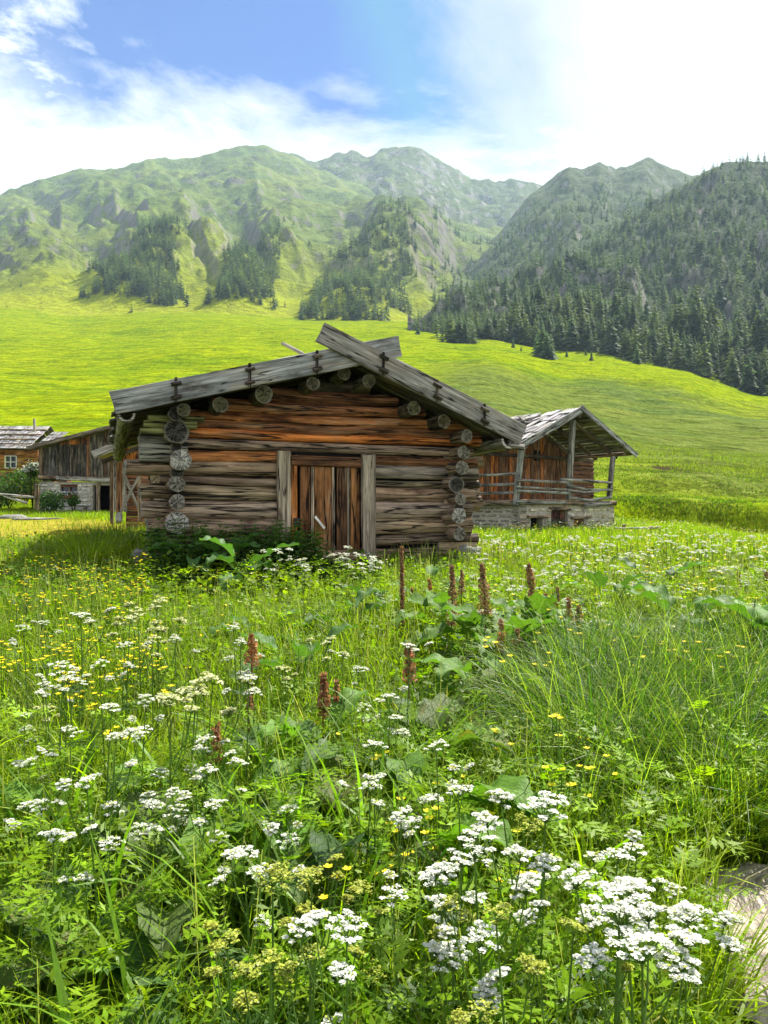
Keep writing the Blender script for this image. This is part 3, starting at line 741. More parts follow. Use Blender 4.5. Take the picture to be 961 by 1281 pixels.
# corner foundation stones
def boulder(mb, c, s, seed, col):
    n, m = 10, 14; th = np.linspace(0, math.pi, n); ph = np.arange(m) / m * 2 * math.pi
    d = np.stack([np.sin(th)[:, None] * np.cos(ph)[None], np.sin(th)[:, None] * np.sin(ph)[None], np.cos(th)[:, None] + 0 * ph[None]], -1)
    rr = 1 + (fbm(d[..., 0] * 1.6 + seed, d[..., 1] * 1.6 + d[..., 2] * 1.3, 3, seed) - .5) * .7
    d = np.sign(d) * np.abs(d) ** .75 * rr[..., None]
    mb.add((d * np.asarray(s) + np.asarray(c)).reshape(-1, 3), grid_faces(n, m, True)[:, ::-1], col)
for k, (px, py, s) in enumerate(((172, 696, (.11, .13, .13)), (222, 700, (.22, .2, .12)), (585, 688, (.2, .2, .1)), (577, 700, (.24, .2, .12)), (520, 705, (.3, .15, .1)), (300, 716, (.3, .15, .1)))):
    x, z = HF.at(px, py, 0); mb = MB(); boulder(mb, (x, 0.02, z - .03), s, k + 3, tint((.3, .29, .27))); mb.build('foundation_stone', M['stone'], hut)

# ------------------------------------------------------------------ generic pieces for the barns
def planks_v(mb, x0, x1, y, zbot, ztop, w=.18, th=.03, colf=None, gap=.006, jit=.02):
    """upright boards along x at depth y; zbot / ztop numbers or functions of x"""
    n = max(1, int(round((x1 - x0) / w))); w = (x1 - x0) / n
    for k in range(n):
        xc = x0 + (k + .5) * w
        zb_ = zbot(xc) if callable(zbot) else zbot; zt_ = ztop(xc) if callable(ztop) else ztop
        if zt_ - zb_ < .05: continue
        add_bar(mb, (xc, y + (rng.random() - .5) * .015, zb_ + (rng.random() - .5) * jit), (xc, y + (rng.random() - .5) * .015, zt_ - rng.random() * jit), w - gap - rng.random() * gap, th,
                col=colf(xc, k) if colf else tint(BROWN), up=(0, 1, 0), seg=.3, rough=.06, cham=.12)
def planks_h(mb, p0, p1, zbot, ztop, h=.2, th=.05, colf=None, rnd=False):
    n = max(1, int(round((ztop - zbot) / h))); h = (ztop - zbot) / n
    for k in range(n):
        z = zbot + (k + .5) * h; c = colf(k) if colf else tint(BROWN)
        a = np.array([p0[0], p0[1], z]); b = np.array([p1[0], p1[1], z])
        if rnd: add_bar(mb, a, b, h * 1.1, rnd=True, col=c, seg=.35, rough=.07)
        else: add_bar(mb, a, b, th, h - .012, col=c, up=(0, 0, 1), seg=.4, rough=.06, cham=.2)
def rubble(mb, p0, p1, z0, z1, holes=(), th=.12, hs=(.1, .2), ws=(.14, .5), seed=1, cols=((.66, .58, .44), (.5, .41, .3), (.7, .63, .5), (.42, .38, .33))):
    """coursed rubble on the outer face of the line p0-p1; holes = (s0, s1, za, zb) along the line"""
    r = np.random.default_rng(seed); p0 = np.array([p0[0], p0[1], 0.]); p1 = np.array([p1[0], p1[1], 0.]); L = np.linalg.norm(p1 - p0); x = (p1 - p0) / L; nrm = np.array([x[1], -x[0], 0])
    # mortar core in cells round the openings
    cs_ = sorted({0, L, *[h[0] for h in holes], *[h[1] for h in holes]}); cz = sorted({z0, z1, *[h[2] for h in holes], *[h[3] for h in holes]})
    for i in range(len(cs_) - 1):
        for j in range(len(cz) - 1):
            sc, zc = (cs_[i] + cs_[i + 1]) / 2, (cz[j] + cz[j + 1]) / 2
            if any(h[0] < sc < h[1] and h[2] < zc < h[3] for h in holes): continue
            a = p0 + x * cs_[i]; b = p0 + x * cs_[i + 1]
            f = [a + [0, 0, cz[j]], b + [0, 0, cz[j]], b + [0, 0, cz[j + 1]], a + [0, 0, cz[j + 1]]]; q = [v - nrm * .35 for v in f]
            mb.add(np.array(f + q), np.array([(0, 1, 2, 3), (5, 4, 7, 6), (1, 5, 6, 2), (4, 0, 3, 7), (3, 2, 6, 7), (4, 5, 1, 0)]), (.19, .17, .145), None, 1)
    z = z0
    while z < z1 - .03:
        h = min(r.uniform(*hs), z1 - z); s = -r.random() * .1
        while s < L:
            w = r.uniform(*ws); a, b = max(s, 0), min(s + w, L); s += w
            cuts = [(a, b)]
            for ho in holes:
                if z + h > ho[2] + .02 and z < ho[3] - .02:
                    cuts = [q for (u, v) in cuts for q in ((u, min(v, ho[0])), (max(u, ho[1]), v)) if q[1] - q[0] > .04]
            for (u, v) in cuts:
                g = .012; hh = h * r.uniform(.62, 1.0); zz = z + r.random() * (h - hh); d0 = r.uniform(.02, .07)
                n, m = 5, 7
                S = np.linspace(-1, 1, m)[None, :]; T = np.linspace(-1, 1, n)[:, None]
                prof = (1 - np.abs(S) ** 5) * (1 - np.abs(T) ** 5); ns = fbm(S * 1.5 + r.random() * 50, T * 1.5 + r.random() * 50, 3)
                Uc = (u + v) / 2 + S * ((v - u) / 2 - g) * (1 - .32 * np.abs(T) ** 3 * r.random()); Zc = zz + hh / 2 + T * (hh / 2 - g) * (1 - .42 * np.abs(S) ** 3 * r.random()) + S * r.normal(0, .012)
                dd = -.03 + prof * (.03 + d0 + .05 * (ns - .5))
                V = p0 + Uc[..., None] * x + dd[..., None] * nrm; V = V + 0 * T[..., None] ; V[..., 2] = Zc + 0 * S
                c = np.array(cols[r.integers(len(cols))]) * r.uniform(.75, 1.2)
                mb.add(V.reshape(-1, 3), grid_faces(n, m), c, V.reshape(-1, 3) + r.random(3) * 9, 0)
        z += h
def box(mb, x0, x1, y0, y1, z0, z1, col=(1, 1, 1), mi=0):
    V = np.array([(x, y, z) for x in (x0, x1) for y in (y0, y1) for z in (z0, z1)])
    mb.add(V, np.array([(0, 1, 3, 2), (4, 6, 7, 5), (0, 4, 5, 1), (2, 3, 7, 6), (0, 2, 6, 4), (1, 5, 7, 3)]), col, None, mi)
def shingled(mb, xa, za, xb, zb_, y0, y1, rows_=8, w=.22, col=(.2, .195, .185), mess=.04, axis='x', lift=0, over=1.5, skip=0):
    """courses of split boards running down the slope from (xb, zb) to (xa, za)"""
    n = int((y1 - y0) / w)
    for k in range(rows_):
        u0, u1 = k / rows_, min(1, (k + over) / rows_)
        for j in range(n):
            if rng.random() < skip: continue
            y = y0 + (y1 - y0) * (j + .5) / n; e = (rng.random() - .5) * mess * 2
            a = np.array([xa + (xb - xa) * u0 + e, y + (rng.random() - .5) * mess, za + (zb_ - za) * u0 + .035 + lift + rng.random() * mess * .4])
            b = np.array([xa + (xb - xa) * u1 + e, y + (rng.random() - .5) * mess, za + (zb_ - za) * u1 + lift + rng.random() * mess * .3])
            add_bar(mb, a, b, w * (1.0 + .1 * rng.random()), .03, col=tint(col, .4), seg=.8, rough=.12, cham=.15)

# ------------------------------------------------------------------ barn with the porch, right
BF = Frame(4.94 * 1.5 + .4 * 1.5 * -.6, 19 * 1.5 + .4 * 1.5 * .8, 37)
barn = thing('porch_barn', 'brown log barn with railed porch above a pale stone base', 'barn', (BF.X0, BF.Y0, 0), BF.a)
bl = BF.at(650, 630)[0]; br = BF.at(766, 622)[0]
deck = (BF.at(650, 631)[1] + BF.at(766, 623)[1]) / 2; gz = .62
zap = zp(BF.Y0, 510) - .12; ps = .47
def brz(x): return zap - abs(x) * ps
DEP = 8.2; PD = 2.3      # barn depth, porch depth
sl0, sl1 = BF.at(662, 640)[0] - .1, br + .05
# stone base: front with two windows and a little door, and the long side
def sx(px): return BF.at(px, 645, -.02)[0] - (bl - .02)
hol = [(sx(664.5), sx(679.5), BF.at(670, 662)[1], BF.at(670, 648)[1]), (sx(690), sx(711), gz, BF.at(700, 638)[1]), (sx(718.5), sx(731.5), BF.at(725, 660)[1], BF.at(725, 649)[1])]
mb = MB(); rubble(mb, (bl - .02, 0), (br + .12, 0), gz - .3, deck - .12, hol, seed=5, hs=(.09, .34), ws=(.14, .8)); rubble(mb, (bl - .02, DEP), (bl - .02, 0), gz - .6, deck - .12, seed=6, hs=(.1, .2), ws=(.25, .8), cols=((.27, .24, .19), (.22, .2, .17), (.33, .29, .23)))
rubble(mb, (br + .12, 0), (br + .12, DEP), gz - .5, deck - .12, seed=7)
mb.build('stone_base', [M['stone'], M['mortar']], barn, False)
for k in (0, 2):
    s0, s1, za, zb2 = hol[k]; x0, x1 = bl - .02 + s0, bl - .02 + s1
    mb = MB(); box(mb, x0 - .05, x1 + .05, .3, .34, za - .05, zb2 + .05); w = mb.build('window', M['dark'], barn, False)
    bar('lintel_slab', (x0 - .2, .0, zb2 + .05), (x1 + .25, .0, zb2 + .06), .3, .09, M['wood'], w, col=GREY, seg=.2)
    if k == 2: bar('window_board', (x0, .15, za + .16), (x1, .15, za + .16), .03, .3, M['wood'], w, col=(.2, .06, .03), seg=.2)
s0, s1, za, zb2 = hol[1]; x0, x1 = bl - .02 + s0, bl - .02 + s1
mb = MB(); planks_v(mb, x0, x1, .12, za - .1, zb2 - .35, .16, colf=lambda x, k: tint((.06, .05, .04))); planks_v(mb, x0, x1, .16, zb2 - .34, zb2, .3, colf=lambda x, k: tint((.12, .05, .03)))
cd = mb.build('cellar_door', M['wood'], barn, False); bar('door_frame', (x0 - .1, .02, zb2 + .05), (x1 + .1, .02, zb2 + .05), .2, .12, M['wood'], cd, col=GREY, seg=.2)
# deck beam, floor, log walls and plank front set back behind the porch
bar('deck_beam', (bl - .1, -.05, deck - .06), (br + .1, -.05, deck - .06), .2, .2, M['wood'], barn, col=GREY, seg=.2)
mb = MB()
for k in range(9): add_bar(mb, (bl, .1 + k * PD / 9 + .1, deck - .02), (br, .1 + k * PD / 9 + .1, deck - .02), .26, .05, col=tint(DGREY), seg=.6)
mb.build('porch_floor', M['wood'], barn, False)
bmidx = BF.at(718, 590, PD)[0]
def pcol(x, k): return tint(ORANGE if rng.random() < .45 else BROWN, .25)
bxl, bxr = bl + .25, BF.at(741, 590, PD)[0]
mb = MB(); planks_v(mb, bxl, bmidx - .5, PD, deck, lambda x: brz(x) - .2, .2, colf=pcol, gap=.012)
zm = deck + 1.75
planks_v(mb, bmidx - .5, bxr, PD, zm, lambda x: brz(x) - .2, .2, colf=lambda x, k: tint(BROWN if k < 3 else DARK, .25), gap=.012)
mb.build('plank_front', M['wood'], barn, False)
mb = MB(); planks_h(mb, (bmidx - .5, PD), (bxr, PD), deck, zm, .19, colf=lambda k: tint((.15, .065, .035), .25), rnd=True); mb.build('log_front', M['wood'], barn)
bar('front_beam', (bxl, PD - .06, deck + 1.83), (bxr, PD - .06, deck + 1.83), .1, .14, M['wood'], barn, col=DARK, seg=.3)
a = BF.at(673, 575, PD - .1); mb = MB(); box(mb, a[0] - .16, a[0] + .16, PD - .07, PD - .05, a[1] - .05, a[1] + .38); hw = mb.build('hay_window', M['dark'], barn, False)
bar('window_bar', (a[0], PD - .09, a[1] - .05), (a[0], PD - .09, a[1] + .38), .035, .03, M['wood'], hw, col=PALE, up=(0, 1, 0)); bar('window_bar', (a[0] - .2, PD - .1, a[1] + .2), (a[0] + .2, PD - .1, a[1] + .2), .035, .03, M['wood'], hw, col=DARK)
mb = MB(); planks_h(mb, (bl + .3, PD), (bl + .3, DEP), deck, brz(bl) + .12, .2, colf=lambda k: tint((.17, .075, .04), .3), rnd=True); planks_h(mb, (bxr, PD), (bxr, DEP), deck, brz(bxr) - .2, .2, colf=lambda k: tint(BROWN, .3), rnd=True); planks_h(mb, (bl + .3, DEP), (bxr, DEP), deck, brz(bl) + .1, .2, rnd=True)
mb.build('log_wall', M['wood'], barn)
# posts
def bpost(px0, py0, px1, py1, w, ly=-.02):
    a = BF.at(px1, py1, ly); b = BF.at(px0, py0, ly)
    bar('porch_post', (a[0], ly, a[1]), (b[0], ly, b[1]), w, w * .9, M['wood'], barn, col=tint((.2, .19, .17)), up=(0, 1, 0), seg=.25, rough=.08)
bpost(653, 556, 645, 632, .2); bpost(717, 526, 711, 630, .21); bpost(767, 571, 762, 624, .19)
# rails
def rail(pts, d, ly=-.12):
    q = [BF.at(px, py, ly) for px, py in pts]; mb = MB(); w3 = [(t, ly, z) for t, z in q]
    for a, b in zip(w3[:-1], w3[1:]): add_bar(mb, a, b, d, rnd=True, col=tint((.26, .25, .235)), seg=.2, rough=.08)
    mb.build('rail', M['wood'], barn)
for pts, d in (([(646, 600.5), (712, 604)], .1), ([(646, 609), (708, 612.5)], .09), ([(646, 614), (712, 617)], .1), ([(644, 628), (708, 629)], .11), ([(702, 599.5), (735, 601.5), (766, 604)], .1), ([(709, 607), (735, 612.5), (766, 613)], .09),
               ([(735, 616), (766, 611)], .08), ([(711, 622), (738, 626), (764, 622)], .1), ([(709, 613), (735, 616.5)], .1), ([(730, 632), (763, 630)], .16)): rail(pts, d)
# side gallery rails along the long side
for z in (.28, .58, .95): bar('gallery_rail', (bl - .05, 0, deck + z), (bl - .75, 5.0, deck + z), .1, mat=M['wood'], parent=barn, rnd=True, col=(.25, .24, .22), seg=.3)
for y in (2.6, 4.6): bar('gallery_post', (bl - .1 - y * .14, y, deck - .1), (bl - .1 - y * .14, y, brz(bl) + .1), .15, .15, M['wood'], barn, col=DGREY, up=(0, 1, 0))
bar('gallery_beam', (bl - .1, 0, deck - .08), (bl - .85, 5.4, deck - .08), .2, .2, M['wood'], barn, col=GREY)
# roof
xe = 3.3; yo0, yo1 = -.55, DEP + .5
mb = MB(); shingled(mb, -xe, brz(xe) + .02, 0, zap + .04, yo0 + .1, yo1, 6, .26, (.36, .35, .335), .11, skip=.03); mb.build('roof_shingle', M['wood'], barn, False)
mb = MB()
for k in range(26):      # loose boards and poles weighing the shingles down
    y = rng.uniform(.5, yo1); x0 = -xe * rng.uniform(.15, 1); an = rng.normal(0, .5)
    l = rng.uniform(.6, 2.2); x1 = x0 + l * math.sin(an); y1 = y + l * math.cos(an)
    x1 = max(min(x1, -.05), -xe)
    add_bar(mb, (x0, y, brz(x0) + .16 + rng.random() * .1), (x1, y1, brz(x1) + .17 + rng.random() * .12), rng.uniform(.08, .2), .05, col=tint((.22, .2, .17), .4), seg=.5)
mb.build('loose_roof_board', M['wood'], barn, False)
mb = MB()       # right slope: boards laid across with chinks of daylight
ns = 15
for k in range(ns):
    u = (k + .5) / ns; x = xe * u; z = zap - x * ps
    for (y0, y1) in ((yo0 + .05, 2.2), (2.25, 5.2), (5.25, yo1)):
        if rng.random() < .05: continue
        add_bar(mb, (x, y0, z), (x + (rng.random() - .5) * .06, y1, z), xe / ns * 1.06 * rng.uniform(.78, 1.05), .03, col=tint((.14, .13, .08), .3), up=(ps, 0, 1), seg=.6)
mb.build('roof_board', M['wood'], barn, False)
mb = MB()
for y in (.3, 1.3, 2.3, 4.3, 6.3, 8.3):
    for q in (-1, 1): add_bar(mb, (q * xe * .97, y, brz(xe * .97) - .11), (0, y, zap - .11), .12, .13, col=tint(DGREY), seg=.5)
mb.build('rafter', M['wood'], barn, False)
bar('ridge_beam', (0, yo0 + .1, zap - .22), (0, yo1 - .1, zap - .22), .16, mat=M['wood'], parent=barn, rnd=True, col=DGREY)
for q, w in ((-1, .24), (1, .2)):
    bar('barge_board', (q * xe * 1.02, yo0, brz(xe * 1.02) + .02), (-q * .12, yo0 - (.04 if q > 0 else 0), zap + .055), .05, w, M['wood'], barn, col=(.24, .235, .225), seg=.3, cham=.1)
for q in (-1, 1): bar('eave_plate', (q * (2.85), yo0 + .2, brz(2.85) - .18), (q * 2.85, yo1, brz(2.85) - .18), .17, mat=M['wood'], parent=barn, rnd=True, col=GREY, seg=.4)

# ------------------------------------------------------------------ plank barn, left
LF = Frame(*P(50, 597, 38)[:2], 6)
lb = thing('plank_barn', 'dark vertical plank barn on a whitewashed stone base with open doorway', 'barn', (LF.X0, LF.Y0, 0), LF.a)
def lx(px, ly=0): return LF.at(px, 600, ly)[0]
def lz(py, px=100): return LF.at(px, py)[1]
zs, zg = lz(600), lz(640) - .3; xw = lx(196); xap = lx(158)
def lrz(x): return lz(529) - .05 - (abs(xap - x) * .275 if x < xap else (x - xap) * .33)
hol = [(lx(75.5), lx(97), lz(619.5), lz(606)), (lx(116.5), lx(141), zg, lz(607))]
mb = MB(); rubble(mb, (0, 0), (xw, 0), zg, zs - .12, hol, seed=11, ws=(.3, .8), hs=(.14, .26), cols=((.7, .67, .6), (.62, .59, .53), (.5, .48, .43))); rubble(mb, (0, 5), (0, 0), zg, zs - .12, seed=12, ws=(.3, .7), cols=((.5, .48, .43), (.42, .4, .36)))
mb.build('stone_base', [M['stone'], M['mortar']], lb, False)
bar('sill_beam', (lx(72), -.08, lz(598)), (lx(146), -.08, lz(603, 140) + .05), .2, .2, M['wood'], lb, col=(.36, .34, .3), seg=.2, rough=.2)
bar('sill_beam', (-.05, .0, lz(597, 60)), (xw, .0, lz(600)), .3, .16, M['wood'], lb, col=GREY, seg=.4)
def lcol(x, k):
    return tint((.055, .047, .04) if rng.random() < .75 else (.13, .115, .1), .3)
xs = lx(111); zt = lz(556)
mb = MB(); planks_v(mb, 0.02, xs - .03, .0, zs, lambda x: min(lrz(x) - .12, zt + .0), .17, colf=lcol, gap=.014)
planks_v(mb, .02, xs - .03, .05, zt - .1, lambda x: lrz(x) - .06, .22, colf=lambda x, k: tint(ORANGE if rng.random() < .35 else (.14, .06, .03), .3))
mb.build('dark_plank_wall', M['wood'], lb, False)
mb = MB(); box(mb, .1, xw - .1, .12, .15, zs - .05, lrz(.1) - .1); mb.add(np.array([(.1, .13, lrz(.1) - .12), (xw - .1, .13, lrz(.1) - .12), (xw - .1, .13, lrz(xw) - .1), (xap, .13, lrz(xap) - .1)]), np.array([[0, 1, 2, 3]])); mb.build('shade_backing', M['dark'], lb, False)  # black sheet behind the planks, painting their gaps as shade
mb = MB(); planks_v(mb, xs + .05, xw, -.04, zs + .02, lambda x: lrz(x) - .08, .17, colf=lambda x, k: tint((.1, .085, .07) if rng.random() < .6 else (.16, .09, .05), .3), gap=.012); mb.build('brown_plank_wall', M['wood'], lb, False)
bar('corner_post', (xs, -.05, zs), (xs, -.05, lrz(xs) - .05), .14, .12, M['wood'], lb, col=BROWN, up=(0, 1, 0)); bar('corner_post', (.05, -.03, zs), (.05, -.03, lrz(0) - .05), .18, .12, M['wood'], lb, col=(.16, .11, .07), up=(0, 1, 0))
mb = MB(); planks_v(mb, 0, 5, 0, zs, lrz(0) - .1, .25)
o = mb.build('side_wall', M['wood'], lb, False); o.rotation_euler.z = R(90); o.location.x = .02
s0, s1, za, zb2 = hol[0]
mb = MB(); box(mb, s0 - .05, s1 + .05, .25, .3, za - .05, zb2 + .05); w = mb.build('window', M['glass'], lb, False)
bar('window_frame', (s0, .12, zb2 - .06), (s1, .12, zb2 - .06), .06, .14, M['wood'], w, col=BROWN); bar('window_frame', ((s0 + s1) / 2, .15, za), ((s0 + s1) / 2, .15, zb2), .07, .05, M['wood'], w, col=BROWN, up=(0, 1, 0))
s0, s1, za, zb2 = hol[1]; mb = MB(); box(mb, s0 - .05, s1 + .05, 1.4, 1.45, za, zb2 + .05); box(mb, s0 - .06, s0 - .02, .35, 1.4, za, zb2 + .05); box(mb, s1 + .02, s1 + .06, .35, 1.4, za, zb2 + .05); mb.build('doorway', M['dark'], lb, False)
bar('doorway_post', (lx(124), -.14, zg + .1), (lx(124), -.14, lz(603)), .2, mat=[M['wood'], M['end']], parent=lb, rnd=True, col=GREY, mi_end=1, cols_end=PALE, rough=.12); bar('doorway_post', (lx(143), -.12, zg + .1), (lx(143), -.12, lz(602)), .2, .16, M['wood'], lb, col=(.3, .28, .25), up=(0, 1, 0), rough=.15)
for q, xe_ in ((-1, lx(39)), (1, xw + .5)):
    mb = MB(); shingled(mb, xe_, lrz(xe_) - .0, xap, lrz(xap), -.6, 5.4, 6, .3, (.17, .165, .16), .05); mb.build('roof_shingle', M['wood'], lb, False)
    bar('barge_board', (xe_, -.62, lrz(xe_) - .02), (xap, -.62, lrz(xap) - .02), .05, .17, M['wood'], lb, col=(.15, .12, .095), seg=.4)
    mb = MB()
    for k in range(6):
        u = (k + .6) / 6.3; x = xe_ + (xap - xe_) * u
        add_bar(mb, (x, -.66, lrz(x) + .06), (x, 5.3, lrz(x) + .06), .07, rnd=True, col=tint(DGREY), seg=.5)
    mb.build('roof_pole', M['wood'], lb)
def lpur(px, py): x, z = LF.at(px, py, -.5); bar('purlin', (x, -.5, z), (x, .2, z), .2, mat=[M['wood'], M['end']], parent=lb, rnd=True, col=BROWN, mi_end=1, cols_end=PALE)
for q in ((72, 551), (110, 541), (131, 536), (88, 547)): lpur(*q)
# flower box with white blossoms on the barn window
fb = thing('flower_box', 'long wooden window box of white blossoms below the plank barn window', 'flower box', (*LF.world((hol[0][0] + hol[0][1]) / 2, -.12), hol[0][2] - .02), LF.a)
bar('box', (-.42, 0, -.06), (.42, 0, -.06), .2, .16, M['wood'], fb, col=BROWN)
mb = MB(); c = np.stack([rng.uniform(-.42, .42, 220), rng.uniform(-.12, .1, 220), rng.uniform(.02, .2, 220)], 1)
def discs(mb, c, r, col, mi=0, m=5, tilt=.6):
    """little flat blossoms"""
    n = len(c); nv = rng.normal(0, tilt, (n, 3)); nv[:, 2] += 1; nv /= np.linalg.norm(nv, axis=1)[:, None]
    t1 = np.cross(nv, (.3, .8, .1)); t1 /= np.linalg.norm(t1, axis=1)[:, None]; t2 = np.cross(nv, t1)
    a = np.arange(m) / m * 2 * np.pi; r = np.broadcast_to(np.asarray(r, float), (n,))[:, None, None]
    ring = c[:, None] + r * (np.cos(a)[None, :, None] * t1[:, None] + np.sin(a)[None, :, None] * t2[:, None])
    F = np.arange(n * m).reshape(n, m)
    cc = np.asarray(col, float); cc = np.repeat(cc, m, 0) if cc.ndim == 2 else cc
    mb.add(ring.reshape(-1, 3), F, cc, None, mi)
discs(mb, c, .035, (.8, .8, .76)); mb.build('blossom', M['petal'], fb)
mb = MB(); c = np.stack([rng.uniform(-.42, .42, 200), rng.uniform(-.12, .1, 200), rng.uniform(-.06, .14, 200)], 1); discs(mb, c, .04, (.05, .1, .02), tilt=1.2); mb.build('foliage', M['herb'], fb)
# log bench before the stone base
bq = thing('log_bench', 'pale split log bench along the stone base of the plank barn', 'bench', (*LF.world(lx(93), -.7), float(ground_z(*LF.world(lx(93), -.7)))), LF.a)
bar('seat', (-.95, 0, .32), (.95, 0, .3), .3, .12, M['wood'], bq, col=(.42, .41, .38), rough=.12)
for x in (-.7, .7): bar('leg', (x, 0, -.15), (x, 0, .27), .16, mat=M['wood'], parent=bq, rnd=True, col=GREY)

# ------------------------------------------------------------------ log house, far left
GF = Frame(*P(-60, 560, 48)[:2], 3)
gh = thing('log_house', 'orange log house with silver shingle roof and small white framed window', 'house', (GF.X0, GF.Y0, 0), GF.a)
gx = lambda px: GF.at(px, 580)[0]; gzf = lambda py: GF.at(10, py)[1]
z0, z1 = gzf(640), gzf(561); x1 = gx(47)
mb = MB(); planks_h(mb, (0, 0), (gx(7), 0), z0, z1, .21, colf=lambda k: tint((.36, .13, .035), .25)); planks_h(mb, (gx(21), 0), (x1, 0), z0, z1, .21, colf=lambda k: tint((.36, .13, .035), .25))
planks_h(mb, (gx(7), 0), (gx(21), 0), z0, gzf(585.5), .21, colf=lambda k: tint((.33, .12, .035), .25)); planks_h(mb, (gx(7), 0), (gx(21), 0), gzf(570.5), z1, .21, colf=lambda k: tint((.3, .11, .03), .25))
planks_h(mb, (x1, 0), (x1, 6), z0, z1, .21, colf=lambda k: tint((.3, .11, .035), .25)); mb.build('log_wall', M['wood'], gh, False)
mb = MB(); box(mb, gx(7), gx(21), .08, .12, gzf(585.5), gzf(570.5)); w = mb.build('window', M['glass'], gh, False)
xa, xb, za, zb2 = gx(7), gx(21), gzf(585.5), gzf(570.5)
mb = MB()
for a, b in (((xa, za), (xb, za)), ((xa, zb2), (xb, zb2)), ((xa, (za + zb2) / 2), (xb, (za + zb2) / 2))): add_bar(mb, (a[0], -.05, a[1]), (b[0], -.05, b[1]), .06, .05, col=(.75, .74, .7))
for x in (xa, (xa + xb) / 2, xb): add_bar(mb, (x, -.055, za), (x, -.055, zb2), .05, .06, col=(.75, .74, .7), up=(0, 1, 0))
mb.build('window_frame', M['white'], w, False)
bar('eave_beam', (-.2, -.3, z1 - .02), (x1 + .3, -.3, z1 - .02), .2, .18, M['wood'], gh, col=DARK)
def slope_y(mb, ya, za, yb, zb2, xa, xb, rows_, w, col):
    n = int((xb - xa) / w)
    for k in range(rows_):
        u0, u1 = k / rows_, min(1, (k + 1.5) / rows_)
        for j in range(n):
            x = xa + (xb - xa) * (j + .5) / n; e = (rng.random() - .5) * .12
            add_bar(mb, (x, ya + (yb - ya) * u0 + e, za + (zb2 - za) * u0 + .04 + rng.random() * .03), (x, ya + (yb - ya) * u1 + e, za + (zb2 - za) * u1), w * .98, .035, col=tint(col, .35), seg=.9)
yr = 3.0; zr = zp(GF.Y0 + yr, 533)
mb = MB(); slope_y(mb, -.8, z1 - .1, yr, zr, -1, gx(41), 5, .3, (.27, .265, .26)); slope_y(mb, 6.8, z1 - .1, yr, zr, -1, gx(41), 4, .35, (.22, .21, .2)); mb.build('roof_shingle', M['wood'], gh, False)
mb = MB()
for u in (.12, .33, .55, .78): add_bar(mb, (-1, -.8 + (yr + .8) * u, z1 + .06 + (zr - z1) * u), (gx(41), -.8 + (yr + .8) * u, z1 + .06 + (zr - z1) * u), .1, rnd=True, col=tint(GREY), seg=.5)
mb.build('roof_pole', M['wood'], gh)
for px in (27,): bar('ridge_post', (gx(px), yr - 1.0, zr - .6), (gx(px), yr - 1.0, zp(GF.Y0 + yr, 525.5)), .14, .14, M['wood'], gh, col=PALE, up=(0, 1, 0))
# lower annex roof between house and plank barn
mb = MB(); slope_y(mb, .5, gzf(556), 3.4, zp(GF.Y0 + 3.4, 540), gx(41), gx(62), 4, .3, (.2, .195, .19)); mb.build('annex_roof', M['wood'], gh, False)
mb = MB(); planks_h(mb, (x1, .8), (gx(62), .8), z0, gzf(558), .21, colf=lambda k: tint(DARK, .3)); mb.build('annex_wall', M['wood'], gh, False)

# ------------------------------------------------------------------ little shed with the X brace behind the hut
XF = Frame(*P(151, 640, 21)[:2], 12)
xs_ = thing('braced_shed', 'little orange board shed with grey X brace and sloping board roof', 'shed', (XF.X0, XF.Y0, 0), XF.a)
def xp(px, py, ly): t, z = XF.at(px, py, ly); return np.array([t, ly, z])
zb_ = xp(160, 662, 0)[2]
mb = MB(); planks_h(mb, (xp(158, 600, .12)[0], .12), (xp(215, 600, .12)[0], .12), zb_, xp(160, 560, 0)[2], .17, colf=lambda k: tint((.24, .1, .045), .3)); planks_v(mb, xp(153, 600, .1)[0], xp(170, 600, .1)[0], .05, xp(160, 578, 0)[2], xp(160, 560, 0)[2], .13, colf=lambda x, k: tint((.5, .16, .03), .2)); mb.build('board_wall', M['wood'], xs_, False)
for (a, b), w, c in ((((150, 578), (149, 652)), .16, (.26, .12, .05)), (((155.5, 585), (157, 640)), .09, (.3, .27, .23)), (((174, 585), (175, 652)), .09, GREY), (((152, 586), (175, 640)), .08, (.22, .2, .17)), (((174, 596), (151, 640)), .08, (.2, .18, .16))):
    bar('brace' if abs(a[0] - b[0]) > 10 else 'post', xp(*b, -.05), xp(*a, -.05 - (.03 if a[0] > 160 else 0)), w, .06, M['wood'], xs_, col=c, up=(0, 1, 0), seg=.15)
mb = MB(); boulder(mb, xp(148.5, 648, -.1), (.09, .12, .16), 3, (.33, .32, .3)); mb.build('corner_stone', M['stone'], xs_)
a, b = xp(117, 568, -.9), xp(158, 552, -.9)
mb = MB()
for k in range(9): add_bar(mb, a + [0, k * .3, .0], b + [.3, k * .3, .1], .3, .05, col=tint((.2, .19, .18)), seg=.4)
mb.build('roof_board', M['wood'], xs_, False)
bar('barge_board', a + [0, -.15, -.03], b + [.1, -.15, -.0], .05, .2, M['wood'], xs_, col=(.3, .29, .27), rough=.1)
bar('rafter', a + [.2, .1, -.2], b + [.4, .1, -.12], .1, .12, M['wood'], xs_, col=DARK)
bar('eave_post', xp(140, 600, 1.5) * [1, 1, 0] + [0, 0, zb_], xp(140, 570, 1.5), .1, .1, M['wood'], xs_, col=DGREY, up=(0, 1, 0))

